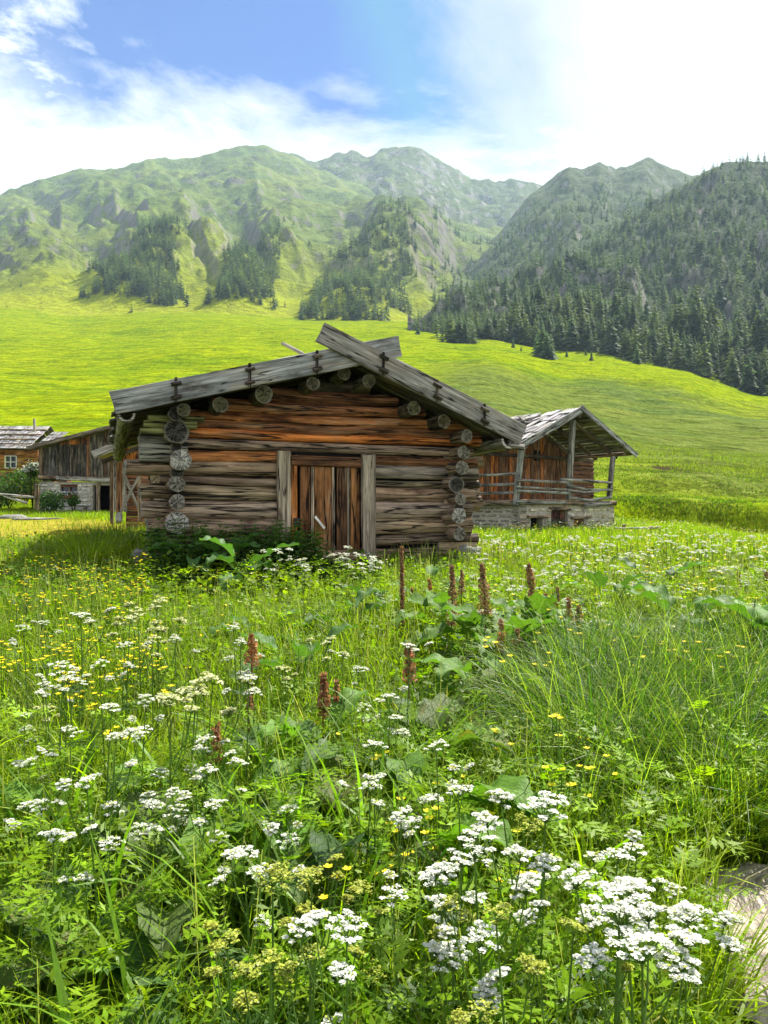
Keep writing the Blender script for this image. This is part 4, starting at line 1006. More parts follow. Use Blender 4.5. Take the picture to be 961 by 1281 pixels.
# ------------------------------------------------------------------ fences, rail, stones
def fence(name, label, cat, Y, posts, rails, d=.08, pd=.12):
    x0, y0, _ = P(posts[0][0], 640, Y); r = thing(name, label, cat, (x0, y0, 0))
    q = lambda px, py: P(px, py, Y) - [x0, y0, 0]
    for px, p0, p1 in posts: bar('post', q(px, p1 + 8), q(px, p0), pd, mat=[M['wood'], M['end']], parent=r, rnd=True, col=tint(DGREY), mi_end=1, cols_end=PALE, rough=.1)
    for (a, b) in rails: bar('rail', q(*a) + [0, -.08, 0], q(*b) + [0, -.08, 0], d, mat=[M['wood'], M['end']], parent=r, rnd=True, col=tint((.42, .41, .38)), mi_end=1, cols_end=PALE, rough=.08, bend=.02)
    return r
fence('pole_fence', 'grey pole fence with two sagging rails below the orange log house', 'fence', 35, [(46, 606, 630), (-20, 612, 636)], [((-20, 616), (44, 622)), ((6, 620), (35, 630))], .11, .2)
fence('low_rail', 'low pale rail on two short posts beside the porch barn', 'rail', 27, [(781, 656, 667), (815, 658, 667)], [((770, 661.5), (826, 659.5)), ((782, 667.5), (824, 667))], .085, .12)
# ================================================================== CONIFERS
def conifer_arrays(seed, tiers, br, seg=2, fat=.2):
    """unit-height conifer crown: whorls of drooping flat boughs; returns verts, quads, colours"""
    r = np.random.default_rng(seed); V = []; F = []; C = []; n = 0
    for k in range(tiers):
        u = (k + r.random() * .6) / tiers
        z = .06 + .92 * u; Rr = fat * (1 - u) ** .8 * r.uniform(.8, 1.15) + .012
        nb = max(4, int(br * (1 - .5 * u)))
        a0 = r.random() * 6.28
        for j in range(nb):
            a = a0 + j / nb * 6.283 + r.normal(0, .15); L = Rr * r.uniform(.6, 1.2); dr = -L * r.uniform(.25, .6) ; lift = L * r.uniform(-.05, .25)
            w = L * r.uniform(.28, .5) + .006
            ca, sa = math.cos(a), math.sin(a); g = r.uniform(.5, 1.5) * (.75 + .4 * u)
            zz = z + r.normal(0, .3 / tiers)
            pts = []
            for i in range(seg + 1):
                t = i / seg; ww = w * (1 - t) ** .7 * (.35 + 1.3 * t if t < .5 else 1) + .003
                cx, cy_, cz = L * t * ca, L * t * sa, zz + lift * t + dr * t * t
                tw = r.normal(0, .25) * ww
                pts += [(cx - sa * ww, cy_ + ca * ww, cz - tw - ww * .35), (cx, cy_, cz + ww * .25), (cx + sa * ww, cy_ - ca * ww, cz + tw - ww * .35)]
            V += pts
            for i in range(seg):
                b = n + i * 3
                F += [(b, b + 3, b + 4, b + 1), (b + 1, b + 4, b + 5, b + 2)]
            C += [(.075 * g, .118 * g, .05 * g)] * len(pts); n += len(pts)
    return np.array(V), np.array(F), np.array(C)
NEAR_T = [conifer_arrays(s, 20, 11, 2, f) for s, f in ((1, .23), (2, .2), (3, .27), (4, .22))]
MID_T = [conifer_arrays(s, 12, 7, 1, f) for s, f in ((11, .26), (12, .22), (13, .3), (14, .25))]
FAR_T = [conifer_arrays(s, 8, 5, 1, f) for s, f in ((21, .29), (22, .25), (23, .32))]

def scatter(sheet, n, pxr, tr, fn, seed, mind=0):
    r = np.random.default_rng(seed)
    px = r.uniform(*pxr, n); t = r.uniform(*tr, n)
    keep = fn(px, t) > r.random(n)
    px, t = px[keep], t[keep]; p = sheet.at(px, t)
    return p, px, t
spots = []     # (x, y, z, height)
def put(p, h0, h1, seed):
    r = np.random.default_rng(seed); h = r.uniform(h0, h1, len(p)) * r.choice([1, 1.1, .85, .65, .45], len(p))
    spots.append(np.concatenate([p, h[:, None]], 1))
# wooded flank on the right
def f4(px, t):
    d = .5 + .9 * fbm(px / 60, t * 9, 3, 70); bald = smooth(.62, .72, fbm(px / 38, t * 12, 3, 71)) * (t > .12)
    return np.clip(d, 0, 1) * (1 - .9 * bald) * smooth(500, 560, px)
p, px, t = scatter(S4, 4600, (515, 1010), (.0, 1), f4, 31); p4 = smooth(520, 680, px)
put(p, 9, 19, 1); spots[-1][:, 3] *= .6 + .5 * p4
p, px, t = scatter(S4, 260, (540, 1010), (.0, .1), lambda a, b: .9 + 0 * a, 32); put(p, 9, 20, 2); spots[-1][:, 3] *= .6 + .5 * smooth(540, 700, px)
# hazier forest behind it
p, px, t = scatter(S3, 2600, (520, 900), (.0, .8), lambda px, t: np.clip(1.25 - 1.4 * t, 0, 1) * (.3 + 1.1 * smooth(.36, .55, fbm(px / 45, t * 8, 3, 72))), 33); put(p, 15, 23, 3)
# woods on the spurs of the left mountain
def blob(pa, pb, ta, tb, w0, w1):
    def f(px, t):
        c = pa + (pb - pa) * (t - ta) / (tb - ta); u = (t - ta) / (tb - ta)
        w = w0 + (w1 - w0) * u
        return (np.abs(px - c) < w * (.6 + .8 * fbm(px / 18, t * 30, 2, 73))) * (t > ta) * (t < tb) * np.where(fbm(px / 14, t * 40, 3, 74) > .38, 1, .15)
    return f
p, px, t = scatter(S1, 2600, (95, 260), (.10, .50), blob(165, 205, .13, .46, 60, 22), 34); put(p, 13, 20, 4)
p, px, t = scatter(S1, 2200, (255, 380), (.10, .50), blob(305, 325, .12, .42, 40, 24), 35); put(p, 13, 20, 5)
p, px, t = scatter(S1, 3000, (350, 560), (.06, .55), blob(425, 505, .06, .5, 58, 42), 36); put(p, 13, 20, 6)
p, px, t = scatter(S1, 900, (540, 680), (.1, .7), lambda px, t: .8 * (fbm(px / 18, t * 20, 3, 75) > .45), 37); put(p, 13, 20, 7)
p, px, t = scatter(S1, 160, (0, 560), (.05, .5), lambda px, t: .5 + 0 * px, 38); put(p, 6, 12, 8)
def landp(px, py, Yg):
    x = (px - CX) / F_PX * Yg; return np.array([[x, Yg, float(ground_z(x, Yg))]])
# cluster and single trees on the pasture
for k in range(46):
    px = 578 + rng.normal(0, 17); Y = rng.uniform(400, 450); spots.append(np.concatenate([landp(px, 0, Y), [[rng.uniform(9, 16)]]], 1))
single = [(679, 345, 15.5), (684, 338, 13), (689, 346, 11), (674, 356, 12), (671, 362, 9), (690, 335, 8), (797, 362, 10), (740, 350, 5), (709, 360, 4), (642, 388, 5), (733, 372, 3.5), (780, 380, 4), (652, 372, 3)]
for px, Y, h in single: spots.append(np.concatenate([landp(px, 0, Y), [[h]]], 1))
A = np.concatenate(spots)
sing0 = len(A) - len(single)
def on_land(a):
    return np.maximum(a[:, 2], ground_z(a[:, 0], a[:, 1]))
A[:, 2] = np.where(A[:, 1] < 640, on_land(A), A[:, 2])
upx = CX + F_PX * A[:, 0] / A[:, 1]
vis = (upx > -30) & (upx < 1000)
app = A[:, 3] / A[:, 1] * 1000
app[~vis] = 0; app[sing0:] += 1000
order = np.argsort(-app); top = order[:296]; rest = order[296:]
protos = []
trunk_mb = MB(); tube(trunk_mb, [(0, 0, -.03), (0, 0, .3), (.004, 0, .95)], .018, .003, 7, (.07, .05, .035))
trunk = trunk_mb.build('trunk', M['wood'])
tmesh = trunk.data; bpy.data.objects.remove(trunk)
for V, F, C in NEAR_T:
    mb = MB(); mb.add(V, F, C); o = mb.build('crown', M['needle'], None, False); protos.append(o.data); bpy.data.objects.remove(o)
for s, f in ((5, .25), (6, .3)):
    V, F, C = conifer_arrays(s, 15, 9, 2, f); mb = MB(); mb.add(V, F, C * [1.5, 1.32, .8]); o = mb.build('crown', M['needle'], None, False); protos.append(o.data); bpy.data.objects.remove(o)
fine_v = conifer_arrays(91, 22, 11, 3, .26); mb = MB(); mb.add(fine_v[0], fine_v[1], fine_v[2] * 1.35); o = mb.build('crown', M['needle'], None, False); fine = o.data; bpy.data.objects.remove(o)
single_lab = {0: 'tallest dark conifer of the clump standing out on the lit pasture', 1: 'second tallest conifer inside the pasture clump, just beside the tallest', 2: 'shorter conifer at the valley side of the pasture clump', 3: 'middling conifer at the upper edge of the pasture clump', 4: 'low young conifer trailing above the pasture clump', 5: 'smallest conifer at the foot of the pasture clump',
              6: 'lone round conifer standing apart on the pasture below the wood', 7: 'tiny lone conifer midway between pasture clump and lone round conifer', 8: 'very small bush-like conifer just beyond the pasture clump', 9: 'small conifer by itself beside the round grove on the pasture', 10: 'tiny conifer seedling next to a small lone conifer on open pasture', 11: 'tiny conifer close beside the lone round conifer', 12: 'smallest conifer seedling between round grove and pasture clump'}
for n_, i in enumerate(top):
    x, y, z, h = A[i]; s_idx = i - sing0
    if s_idx >= 0: lab, grp = single_lab[int(s_idx)], None
    elif upx[i] < 612 and y < 460 and upx[i] > 530: lab, grp = 'conifer in the round grove out on the lit pasture', 'conifers of the pasture grove'
    elif z < 110: lab, grp = 'dark conifer at the foot of the wooded slope, meeting the pasture', 'conifers at the forest foot'
    elif upx[i] > 780: lab, grp = 'conifer higher up the steep wooded slope', 'conifers on the wooded slope'
    else: lab, grp = 'hazy conifer on the far forest slope', 'conifers on the far slope'
    t_ = thing('conifer_tree', lab, 'tree', (x, y, z - .3), rng.random() * 6.28, grp)
    t_.scale = (h * rng.uniform(.9, 1.2), h * rng.uniform(.9, 1.2), h)
    c = bpy.data.objects.new('crown', fine if s_idx >= 0 else protos[int(rng.integers(6))]); COL.objects.link(c); c.parent = t_
    c = bpy.data.objects.new('trunk', tmesh); COL.objects.link(c); c.parent = t_
mb = MB()
for k in range(7):
    T = (MID_T + FAR_T)[k]
    sel = rest[(np.arange(len(rest)) % 7) == k]
    if len(sel) == 0: continue
    V, F, C = T; a = rng.random(len(sel)) * 6.28; h = A[sel, 3]; wf = h * rng.uniform(.85, 1.25, len(sel))
    ca, sa = np.cos(a), np.sin(a)
    X = (V[None, :, 0] * ca[:, None] - V[None, :, 1] * sa[:, None]) * wf[:, None] + A[sel, 0][:, None]
    Y = (V[None, :, 0] * sa[:, None] + V[None, :, 1] * ca[:, None]) * wf[:, None] + A[sel, 1][:, None]
    Z = V[None, :, 2] * h[:, None] + A[sel, 2][:, None] - .4
    FF = (F[None] + (np.arange(len(sel)) * len(V))[:, None, None]).reshape(-1, 4)
    tc = rng.uniform(.6, 1.35, (len(sel), 1, 1)) * np.where(rng.random((len(sel), 1, 1)) < .25, np.array([[[1.5, 1.35, .8]]]), np.array([[[1, 1, 1.05]]]))
    mb.add(np.stack([X, Y, Z], -1).reshape(-1, 3), FF, (C[None] * tc).reshape(-1, 3))
tag(mb.build('forest', M['needle'], None, False), kind='stuff')
# ================================================================== MEADOW PLANTS
def gz1(x, y): return float(ground_z(np.array([x]), np.array([y]))[0])
SLAB = (1.24, 2.2)
def blocked(x, y):
    """inside the huts or on the stone slab"""
    b = np.zeros(len(x), bool)
    for f, x0, x1, y0, y1 in ((HF, -.05, W_ + .05, -.0, D_), (BF, bl, br + .2, -.1, DEP), (LF, -.1, xw, -.05, 5.2), (GF, -3, x1_house, -.1, 6)):
        dx, dy = x - f.X0, y - f.Y0; lx_ = f.c * dx + f.s * dy; ly_ = -f.s * dx + f.c * dy
        b |= (lx_ > x0) & (lx_ < x1) & (ly_ > y0) & (ly_ < y1)
    b |= ((x - SLAB[0] - .05) / .34) ** 2 + ((y - SLAB[1]) / .46) ** 2 < 1
    b |= (y < 2.0) & (y > .4) & (x / np.maximum(y, .3) > .43) 
    return b
x1_house = gx(47)
def blades(mb, x, y, L, w, lean, bend, col, nseg=4, az=None, tip=.06, zoff=-.03, mi=0, curl=0):
    n = len(x); z = ground_z(x, y) + zoff
    az = rng.random(n) * 6.283 if az is None else az
    dx, dy = np.cos(az), np.sin(az)
    pos = np.stack([x, y, z], 1); side = np.stack([-dy, dx, np.zeros(n)], 1)
    tw = rng.normal(0, .5, n); V = np.zeros((n, nseg + 1, 2, 3))
    for k in range(nseg + 1):
        t = k / nseg; th = lean + bend * t ** 1.4
        ww = w * (.75 + .5 * t if t < .4 else 1) * (1 - t ** 2.2) * .5 + w * tip * .5
        sd = side * np.cos(tw * t)[:, None] + np.array([0, 0, 1]) * (np.sin(tw * t) * np.sin(th))[:, None]
        V[:, k, 0] = pos - sd * ww[:, None]; V[:, k, 1] = pos + sd * ww[:, None]
        st = L / nseg; pos = pos + np.stack([dx * np.sin(th) * st, dy * np.sin(th) * st, np.cos(th) * st], 1)
    i = np.arange(n)[:, None] * (nseg + 1) * 2 + np.arange(nseg)[None, :] * 2
    F = np.stack([i, i + 1, i + 3, i + 2], -1).reshape(-1, 4)
    g = np.linspace(.85, 1.15, nseg + 1)[None, :, None, None]
    mb.add(V.reshape(-1, 3), F, (np.broadcast_to(col[:, None, None, :] * g, (n, nseg + 1, 2, 3))).reshape(-1, 3), None, mi)
def gcol(n, x, y, dry=.06):
    a = rng.random((n, 1)); patch = fbm(x / 1.7, y / 1.7, 3, 81)[:, None]; k = np.clip(.55 * a + .9 * (patch - .25), 0, 1)
    c = np.array([.06, .14, .006]) * (1 - k) + np.array([.25, .33, .008]) * k
    c = c * rng.uniform(.6, 1.4, (n, 1))
    d = rng.random(n) < dry
    c[d] = np.array([.3, .27, .11]) * rng.uniform(.6, 1.2, (d.sum(), 1))
    return c
def field(n, y0, y1, pw=1.0, lo=-.85, hi=.85, pad=1.2):
    n = int(n * (2.0 if y1 < 4 else 1.6))
    y = y0 + (y1 - y0) * rng.random(n) ** pw; x = rng.uniform(lo, hi, n) * y + rng.uniform(-pad, pad, n)
    k = ~blocked(x, y) & (np.hypot(x, y) > .75)
    return x[k], y[k]
def yard(x, y):   # trodden ground beside the hut: short grass
    return ((x + .52 * y) / 5.0) ** 2 + ((y - 24) / 9.0) ** 2 < .8
def short(x, y):
    px = CX + F_PX * x / np.maximum(y, .5)
    a = smooth(140, 180, px) * (1 - smooth(440, 500, px)) * smooth(6, 7, y) * (1 - smooth(11, 12, y))
    b = smooth(520, 560, px) * (1 - smooth(715, 745, px)) * smooth(3.4, 3.9, y) * (1 - smooth(6.3, 7, y))
    c = smooth(660, 720, px) * smooth(2.2, 2.7, y) * (1 - smooth(4.8, 5.4, y))
    return 1 - .55 * a - .5 * b - .5 * c
mb = MB()
# near: wide blades, long arching tufts
x, y = field(20000, .8, 3.4, .75); n = len(x)
blades(mb, x, y, rng.uniform(.22, .55, n), rng.uniform(.003, .009, n), rng.uniform(.02, .3, n), rng.uniform(.2, 2.0, n), gcol(n, x, y), 5)
x, y = field(2200, .9, 3.4); n = len(x)
blades(mb, x, y, rng.uniform(.35, .7, n), rng.uniform(.008, .015, n), rng.uniform(.05, .35, n), rng.uniform(.9, 2.3, n), gcol(n, x, y, 0) * 1.1, 8)
x, y = field(34000, 3.2, 7, .8); n = len(x)
blades(mb, x, y, short(x, y) * rng.uniform(.2, .5, n), rng.uniform(.005, .011, n), rng.uniform(.02, .4, n), rng.uniform(.2, 1.7, n), gcol(n, x, y), 4)
x, y = field(52000, 6.5, 13.5, .9); n = len(x)
blades(mb, x, y, short(x, y) * rng.uniform(.15, .36, n), rng.uniform(.006, .011, n), rng.uniform(.02, .4, n), rng.uniform(.2, 1.4, n), gcol(n, x, y), 3)
x, y = field(62000, 13, 44, .8); k = ~((yard(x, y)) & (rng.random(len(x)) < .9)); x, y = x[k], y[k]; n = len(x)
blades(mb, x, y, rng.uniform(.16, .36, n) * np.where(x < -3, .7, 1), rng.uniform(.012, .028, n), rng.uniform(.02, .4, n), rng.uniform(.2, 1.2, n), gcol(n, x, y) * 1.12, 2)
# long arching clumps: right middle, and the mound left of the hut
def clump(mb, cx, cy_, r0, n, l0, l1, w0, w1, bend, colf=None):
    a = rng.random(n) * 6.283; d = r0 * np.sqrt(rng.random(n)); x = cx + d * np.cos(a); y = cy_ + d * np.sin(a)
    k = ~blocked(x, y); x, y, a = x[k], y[k], a[k]; n = len(x)
    c = gcol(n, x, y, .05) if colf is None else colf(n)
    blades(mb, x, y, rng.uniform(l0, l1, n), rng.uniform(w0, w1, n), rng.uniform(.02, .25, n), rng.uniform(.6, bend, n), c, 6, az=a + rng.normal(0, .6, n))
for k in range(64):
    px, Y = rng.uniform(680, 985), rng.uniform(2.6, 5.0); q = P(px, 640, Y)
    clump(mb, q[0], Y, .24, 150, .45, .85, .003, .0065, 2.5, lambda n: np.where(rng.random((n, 1)) < .55, np.array([.045, .115, .01]), np.array([.19, .26, .03])) * rng.uniform(.6, 1.4, (n, 1)))
for k in range(26):
    px, Y = rng.uniform(95, 172), rng.uniform(9.3, 12.2); q = P(px, 640, Y); clump(mb, q[0], Y, .25, 130, .4, .75, .007, .013, 2.4)
for k in range(40):
    px, Y = rng.uniform(-30, 700), rng.uniform(1.5, 5.5); q = P(px, 640, Y); clump(mb, q[0], Y, .12, 45, .3, .65, .004, .009, 2.2)
# bunch of very broad blades close by at the bottom corner
for px, Y, n, in ((60, 1.75, 22), (150, 2.2, 22), (250, 2.6, 26), (310, 2.2, 22), (370, 2.5, 24), (700, 2.4, 14), (470, 2.6, 20), (90, 2.7, 20), (195, 1.6, 14), (30, 1.25, 14), (110, 1.35, 10), (20, 1.1, 7), (75, 1.15, 6), (280, 1.9, 20), (440, 1.9, 18), (560, 2.3, 18), (620, 2.0, 14), (350, 3.1, 24), (520, 3.2, 20), (30, 2.4, 22), (225, 1.55, 8), (330, 1.9, 26), (520, 1.7, 12), (420, 2.1, 14), (15, 1.7, 12)):
    q = P(px, 640, Y); clump(mb, q[0], Y, .1, n, .5, .8, .013, .022, 2.3, lambda n: np.array([.13, .24, .015]) * rng.uniform(.6, 1.3, (n, 1)))
# rough tussocks on the two steep banks, coloured darker to paint in their shade, and short tufts over the lower pasture
for Ya, Yb, n, l0, l1, cm in ((41.6, 46.2, 9000, .08, .2, (.075, .135, .006)), (50.5, 55.5, 6000, .08, .2, (.1, .16, .006)), (46, 51, 3500, .06, .15, (.16, .22, .01)), (55, 120, 26000, .12, .3, (.13, .18, .012))):
    y = rng.uniform(Ya, Yb, n); x = (rng.uniform(560, 1000, n) - CX) / F_PX * y; k = fbm(x / 2.5, y / 1.5, 3, 87) > rng.uniform(.3, .6, n); x, y = x[k], y[k]; n = len(x)
    blades(mb, x, y, rng.uniform(l0, l1, n), rng.uniform(.04, .09, n), rng.uniform(.1, .6, n), rng.uniform(.3, 1.2, n), np.array(cm) * rng.uniform(.6, 1.5, (n, 1)), 2)
# seeding grass stems
x, y = field(2600, 1.2, 12, .8); n = len(x)
hs = short(x, y) * rng.uniform(.4, .68, n) * np.where(y > 7, .8, 1); colst = np.array([.22, .24, .08]) * rng.uniform(.6, 1.2, (n, 1))
blades(mb, x, y, hs, rng.uniform(.002, .003, n) * np.maximum(1, y / 4), rng.uniform(.0, .15, n), rng.uniform(.05, .6, n), colst, 4, tip=.8)
tag(mb.build('grass', M['grass']), kind='stuff')
print('grass', mb.n)

# small herb leaves filling the sward (clover, cow parsley, yarrow foliage)
def sprays(mb, c, az, pitch, L, W, np_, col, droop=.5):
    """feathery leaves: a rachis with pairs of small lance leaflets, all leaves at once"""
    n = len(c); d0 = np.stack([np.cos(az), np.sin(az), np.zeros(n)], 1); sd = np.stack([-np.sin(az), np.cos(az), np.zeros(n)], 1); up = np.array([0, 0, 1.])
    for k in range(np_):
        t = (k + .6) / np_; th = pitch - droop * t
        base = c + d0 * (L * t * np.cos(pitch - droop * t * .5))[:, None] + up * (L * t * np.sin(pitch - droop * t * .5))[:, None]
        fw = d0 * np.cos(th)[:, None] + up * np.sin(th)[:, None]
        l = W * np.sin(np.pi * min(1, .25 + .75 * t)) ** .8 * (1 - .55 * t)
        for q in (-1, 1):
            dirv = sd * q * .82 + fw * .55 + up * rng.normal(0, .18, (n, 1)); dirv /= np.linalg.norm(dirv, axis=1)[:, None]
            nrm = np.cross(dirv, fw); nrm /= np.maximum(1e-6, np.linalg.norm(nrm, axis=1))[:, None]; wv = np.cross(nrm, dirv)
            ll = (l * rng.uniform(.75, 1.15, n))[:, None]; ww = ll * .13
            m1 = base + dirv * ll * .35
            for (o, lf, wf) in ((0, 1, 1), (.45, .45, .7), (.3, .4, -.7)):   # main leaflet and two side lobes
                if o == 0: A0, dv = base, dirv
                else: A0 = base + dirv * ll * o; dv = dirv * .6 + wv * (1 if wf > 0 else -1) * .8
                q4 = np.stack([A0, A0 + dv * ll * lf * .45 + wv * ww * abs(wf) * (lf + .2), A0 + dv * ll * lf, A0 + dv * ll * lf * .45 - wv * ww * abs(wf) * (lf + .2)], 1)
                mb.add(q4.reshape(-1, 3), np.arange(n * 4).reshape(n, 4), np.repeat(col * rng.uniform(.8, 1.2, (n, 1)), 4, 0))
mb = MB()
x, y = field(1900, .85, 3.2, .8); n = len(x); c = np.stack([x, y, ground_z(x, y) + rng.uniform(.12, .5, n) * np.where(y < 1.3, .8, 1)], 1)
sprays(mb, c, rng.random(n) * 6.28, rng.uniform(-.1, .9, n), rng.uniform(.1, .22, n), rng.uniform(.035, .065, n), 7, gcol(n, x, y, 0) * [[1.0, 1.15, .9]])
x, y = field(5200, 3, 8.5, .8); n = len(x); c = np.stack([x, y, ground_z(x, y) + rng.uniform(.1, .38, n)], 1)
sprays(mb, c, rng.random(n) * 6.28, rng.uniform(-.1, .9, n), rng.uniform(.12, .25, n), rng.uniform(.05, .08, n), 4, gcol(n, x, y, 0) * [[.9, 1, .9]])
# round little leaves low in the sward
x, y = field(16000, .9, 6, .8); n = len(x); c = np.stack([x, y, ground_z(x, y) + rng.uniform(.02, .28, n)], 1); discs(mb, c, rng.uniform(.008, .022, n), gcol(n, x, y, 0), tilt=.8, m=6)
x, y = field(12000, 6, 14, .9); n = len(x); c = np.stack([x, y, ground_z(x, y) + rng.uniform(.05, .3, n)], 1); discs(mb, c, rng.uniform(.014, .03, n), gcol(n, x, y, 0), tilt=.9, m=6)
tag(mb.build('meadow_herbs', M['herb']), kind='stuff')

# ------------------------------------------------------------------ broad leaves: docks
def leafblade(mb, base, az, pitch, L, W, droop, col, mi=0, nu=13, nv=9, ruffle=.17, fold=.42, petiole=.25, shape=.7):
    u = np.linspace(0, 1, nu); v = np.linspace(-1, 1, nv); th = pitch - droop * u
    st = L / (nu - 1); cz = np.concatenate([[0], np.cumsum(np.sin(th[:-1]) * st)]); cr = np.concatenate([[0], np.cumsum(np.cos(th[:-1]) * st)])
    hw = W / 2 * np.clip(np.sin(np.pi * np.clip(.06 + .94 * u, 0, 1) ** shape), 0, None) ** .75; hw[-1] = .002
    d = np.array([math.cos(az), math.sin(az)]); s = np.array([-d[1], d[0]]); ph = rng.random() * 9
    off = hw[:, None] * v[None]
    lift = np.abs(v)[None] * hw[:, None] * fold + ruffle * W * .5 * np.abs(v)[None] ** 2 * np.sin(u[:, None] * 17 + np.sign(v)[None] * 1.3 + ph) + (fbm(u[:, None] * 4 + ph, v[None] * 2, 2) - .5) * W * .15
    nx = -np.sin(th)[:, None] * lift; nz = np.cos(th)[:, None] * lift
    r = cr[:, None] + nx
    wav = 1 + .07 * np.sin(u[:, None] * 31 + ph) * (np.abs(v)[None] > .9)
    V = np.stack([base[0] + d[0] * r + s[0] * off * wav, base[1] + d[1] * r + s[1] * off * wav, base[2] + cz[:, None] + nz], -1)
    U = np.stack([np.broadcast_to(u[:, None] + 0 * v[None], off.shape), np.broadcast_to(v[None] + 0 * u[:, None], off.shape), np.full(off.shape, rng.random() * 30)], -1)
    mb.add(V.reshape(-1, 3), grid_faces(nu, nv), col, U.reshape(-1, 3), mi)
def dleaf(parent, az, pitch, L, W, r0=.04, z0=0, stalk=.15, mat='leaf', col=(.06, .13, .025), name='leaf', droop=None):
    mb = MB(); d = np.array([math.cos(az), math.sin(az)])
    b = np.array([d[0] * r0, d[1] * r0, z0]); sp = min(1.45, pitch + .35)
    e = b + np.array([d[0] * math.cos(sp), d[1] * math.cos(sp), math.sin(sp)]) * stalk
    tube(mb, [b, (b + e) / 2 + [0, 0, .01], e], .006, .004, 5, tuple(np.array(col) * 1.5), 1)
    leafblade(mb, e, az, pitch, L, W, droop if droop is not None else rng.uniform(.6, 1.5), tuple(np.array(col) * rng.uniform(.75, 1.3)))
    return mb.build(name, [M[mat], M['herb']], parent)
def rosette(px, Y, n, L0, L1, label, group=None, mat='leaf', col=(.095, .19, .022), z0=.03, pit=(.0, .9), stalk=(.16, .36), name='dock_plant', dz=.09, az0=None):
    x = (px - CX) / F_PX * Y; g = gz1(x, Y)
    t_ = thing(name, label, 'plant', (x, Y, g + dz), rng.random() * 6.28 if az0 is None else 0, group)
    for k in range(n):
        L = rng.uniform(L0, L1); a = k / n * 6.283 + rng.normal(0, .35) if az0 is None else az0 + rng.normal(0, .7)
        dleaf(t_, a, rng.uniform(*pit), L, L * rng.uniform(.5, .68), .03, z0, rng.uniform(*stalk), mat if rng.random() < .8 or mat == 'leaf' else 'leaf', col)
    return t_
rosette(588, 5.2, 9, .26, .4, 'big leafed dock below the tall brown seed stalks, between two others', None)
rosette(630, 5.0, 10, .26, .42, 'large dock with pale shiny leaves under the two tallest seed stalks')
rosette(668, 5.4, 9, .26, .4, 'dock with grey green leaves beside the tallest leaning seed stalk')
rosette(705, 5.3, 7, .22, .34, 'smaller dock under the short twin seed spikes at the cluster edge')
rosette(560, 5.7, 7, .24, .36, 'dock at the hut side of the brown stalk cluster')
rosette(612, 4.2, 8, .22, .34, 'shaded dark dock in front of the brown stalk cluster')
rosette(668, 4.4, 6, .2, .3, 'yellowing dock low in front of the brown stalk cluster', col=(.11, .15, .02))
for px, Y, lab in ((210, 9.25, 'broad leafed dock at the near corner stone of the hut'), (245, 9.0, 'largest broad leafed dock in the weeds before the hut wall'), (285, 9.1, 'broad leafed dock in the weeds nearest the hut door'), (310, 8.2, 'single pale leafed dock standing out of the grass before the hut')):
    rosette(px, Y, 8, .24, .42, lab, col=(.06, .14, .03))
rosette(935, 5.2, 9, .3, .48, 'bright green dock with huge upright leaves by the meadow edge', col=(.09, .2, .02), stalk=(.2, .4))
rosette(985, 5.0, 7, .3, .45, 'bright green dock leaning in beside the huge leafed dock', col=(.09, .2, .02), stalk=(.2, .4))
rosette(862, 5.6, 6, .26, .36, 'bright upright dock on its own amid tall meadow grass', col=(.085, .19, .02), stalk=(.2, .35))
rosette(480, 3.2, 6, .24, .34, 'dock behind the dark red seed spike with half hidden leaves', col=(.07, .14, .02))
rosette(520, 3.1, 7, .22, .32, 'dock with browned leaf edges beside the dark red seed spike', mat='eaten', col=(.08, .13, .02))
rosette(455, 2.4, 6, .22, .34, 'dark green dock deep in the grass among brown leaf patches', col=(.045, .1, .02))
rosette(425, 2.3, 5, .18, .3, 'browning dock with dried lacy leaves amid long grass blades', mat='eaten', col=(.1, .12, .02))
rosette(285, 2.3, 7, .26, .4, 'insect eaten dock with lacy holed leaves amid the white umbels', mat='eaten', col=(.085, .15, .03), stalk=(.2, .35))
rosette(215, 2.15, 7, .24, .38, 'insect eaten dock with yellow brown blotches close to feathery leaves', mat='eaten', col=(.09, .14, .025), stalk=(.15, .3))
rosette(120, 1.95, 7, .24, .38, 'large holed dock in the bottom corner behind broad grass blades', mat='eaten', col=(.08, .13, .022), stalk=(.1, .25))
rosette(175, 1.7, 6, .22, .34, 'dark dock with brown ragged leaves at the very bottom', mat='eaten', col=(.06, .09, .018), stalk=(.1, .2))
rosette(300, 1.75, 5, .18, .28, 'green dock with folded leaf beneath the greenish seed heads', mat='leaf', col=(.06, .13, .025), stalk=(.15, .25))
rosette(40, 1.9, 6, .2, .3, 'dock half covered by feathery leaves at the edge of view', mat='leaf', col=(.07, .14, .025))
for px, Y, lab in ((560, 2.7, 'leafy dock in deep shade behind the frothy umbels'), (500, 2.35, 'dock with upright ribbed leaves just under the stout seed spike'), (330, 2.6, 'broad dock between long arching grass and white umbels'), (90, 2.6, 'dock poking through feathery leaves near small umbels'), (400, 3.2, 'dock under the loose reddish spike'), (250, 3.0, 'dock just under the dark red low spike')):
    rosette(px, Y, 6, .18, .3, lab, col=(.11, .22, .022))
for k, (px, Y) in enumerate(((330, 5.5), (430, 5.8), (470, 6.4), (380, 4.4), (760, 6.5), (820, 7.2), (540, 7.0))):
    rosette(px, Y, 5, .18, .28, 'modest dock rosette half sunk in the open meadow grass', 'dock rosettes sunk in the grass', col=(.075, .16, .03))

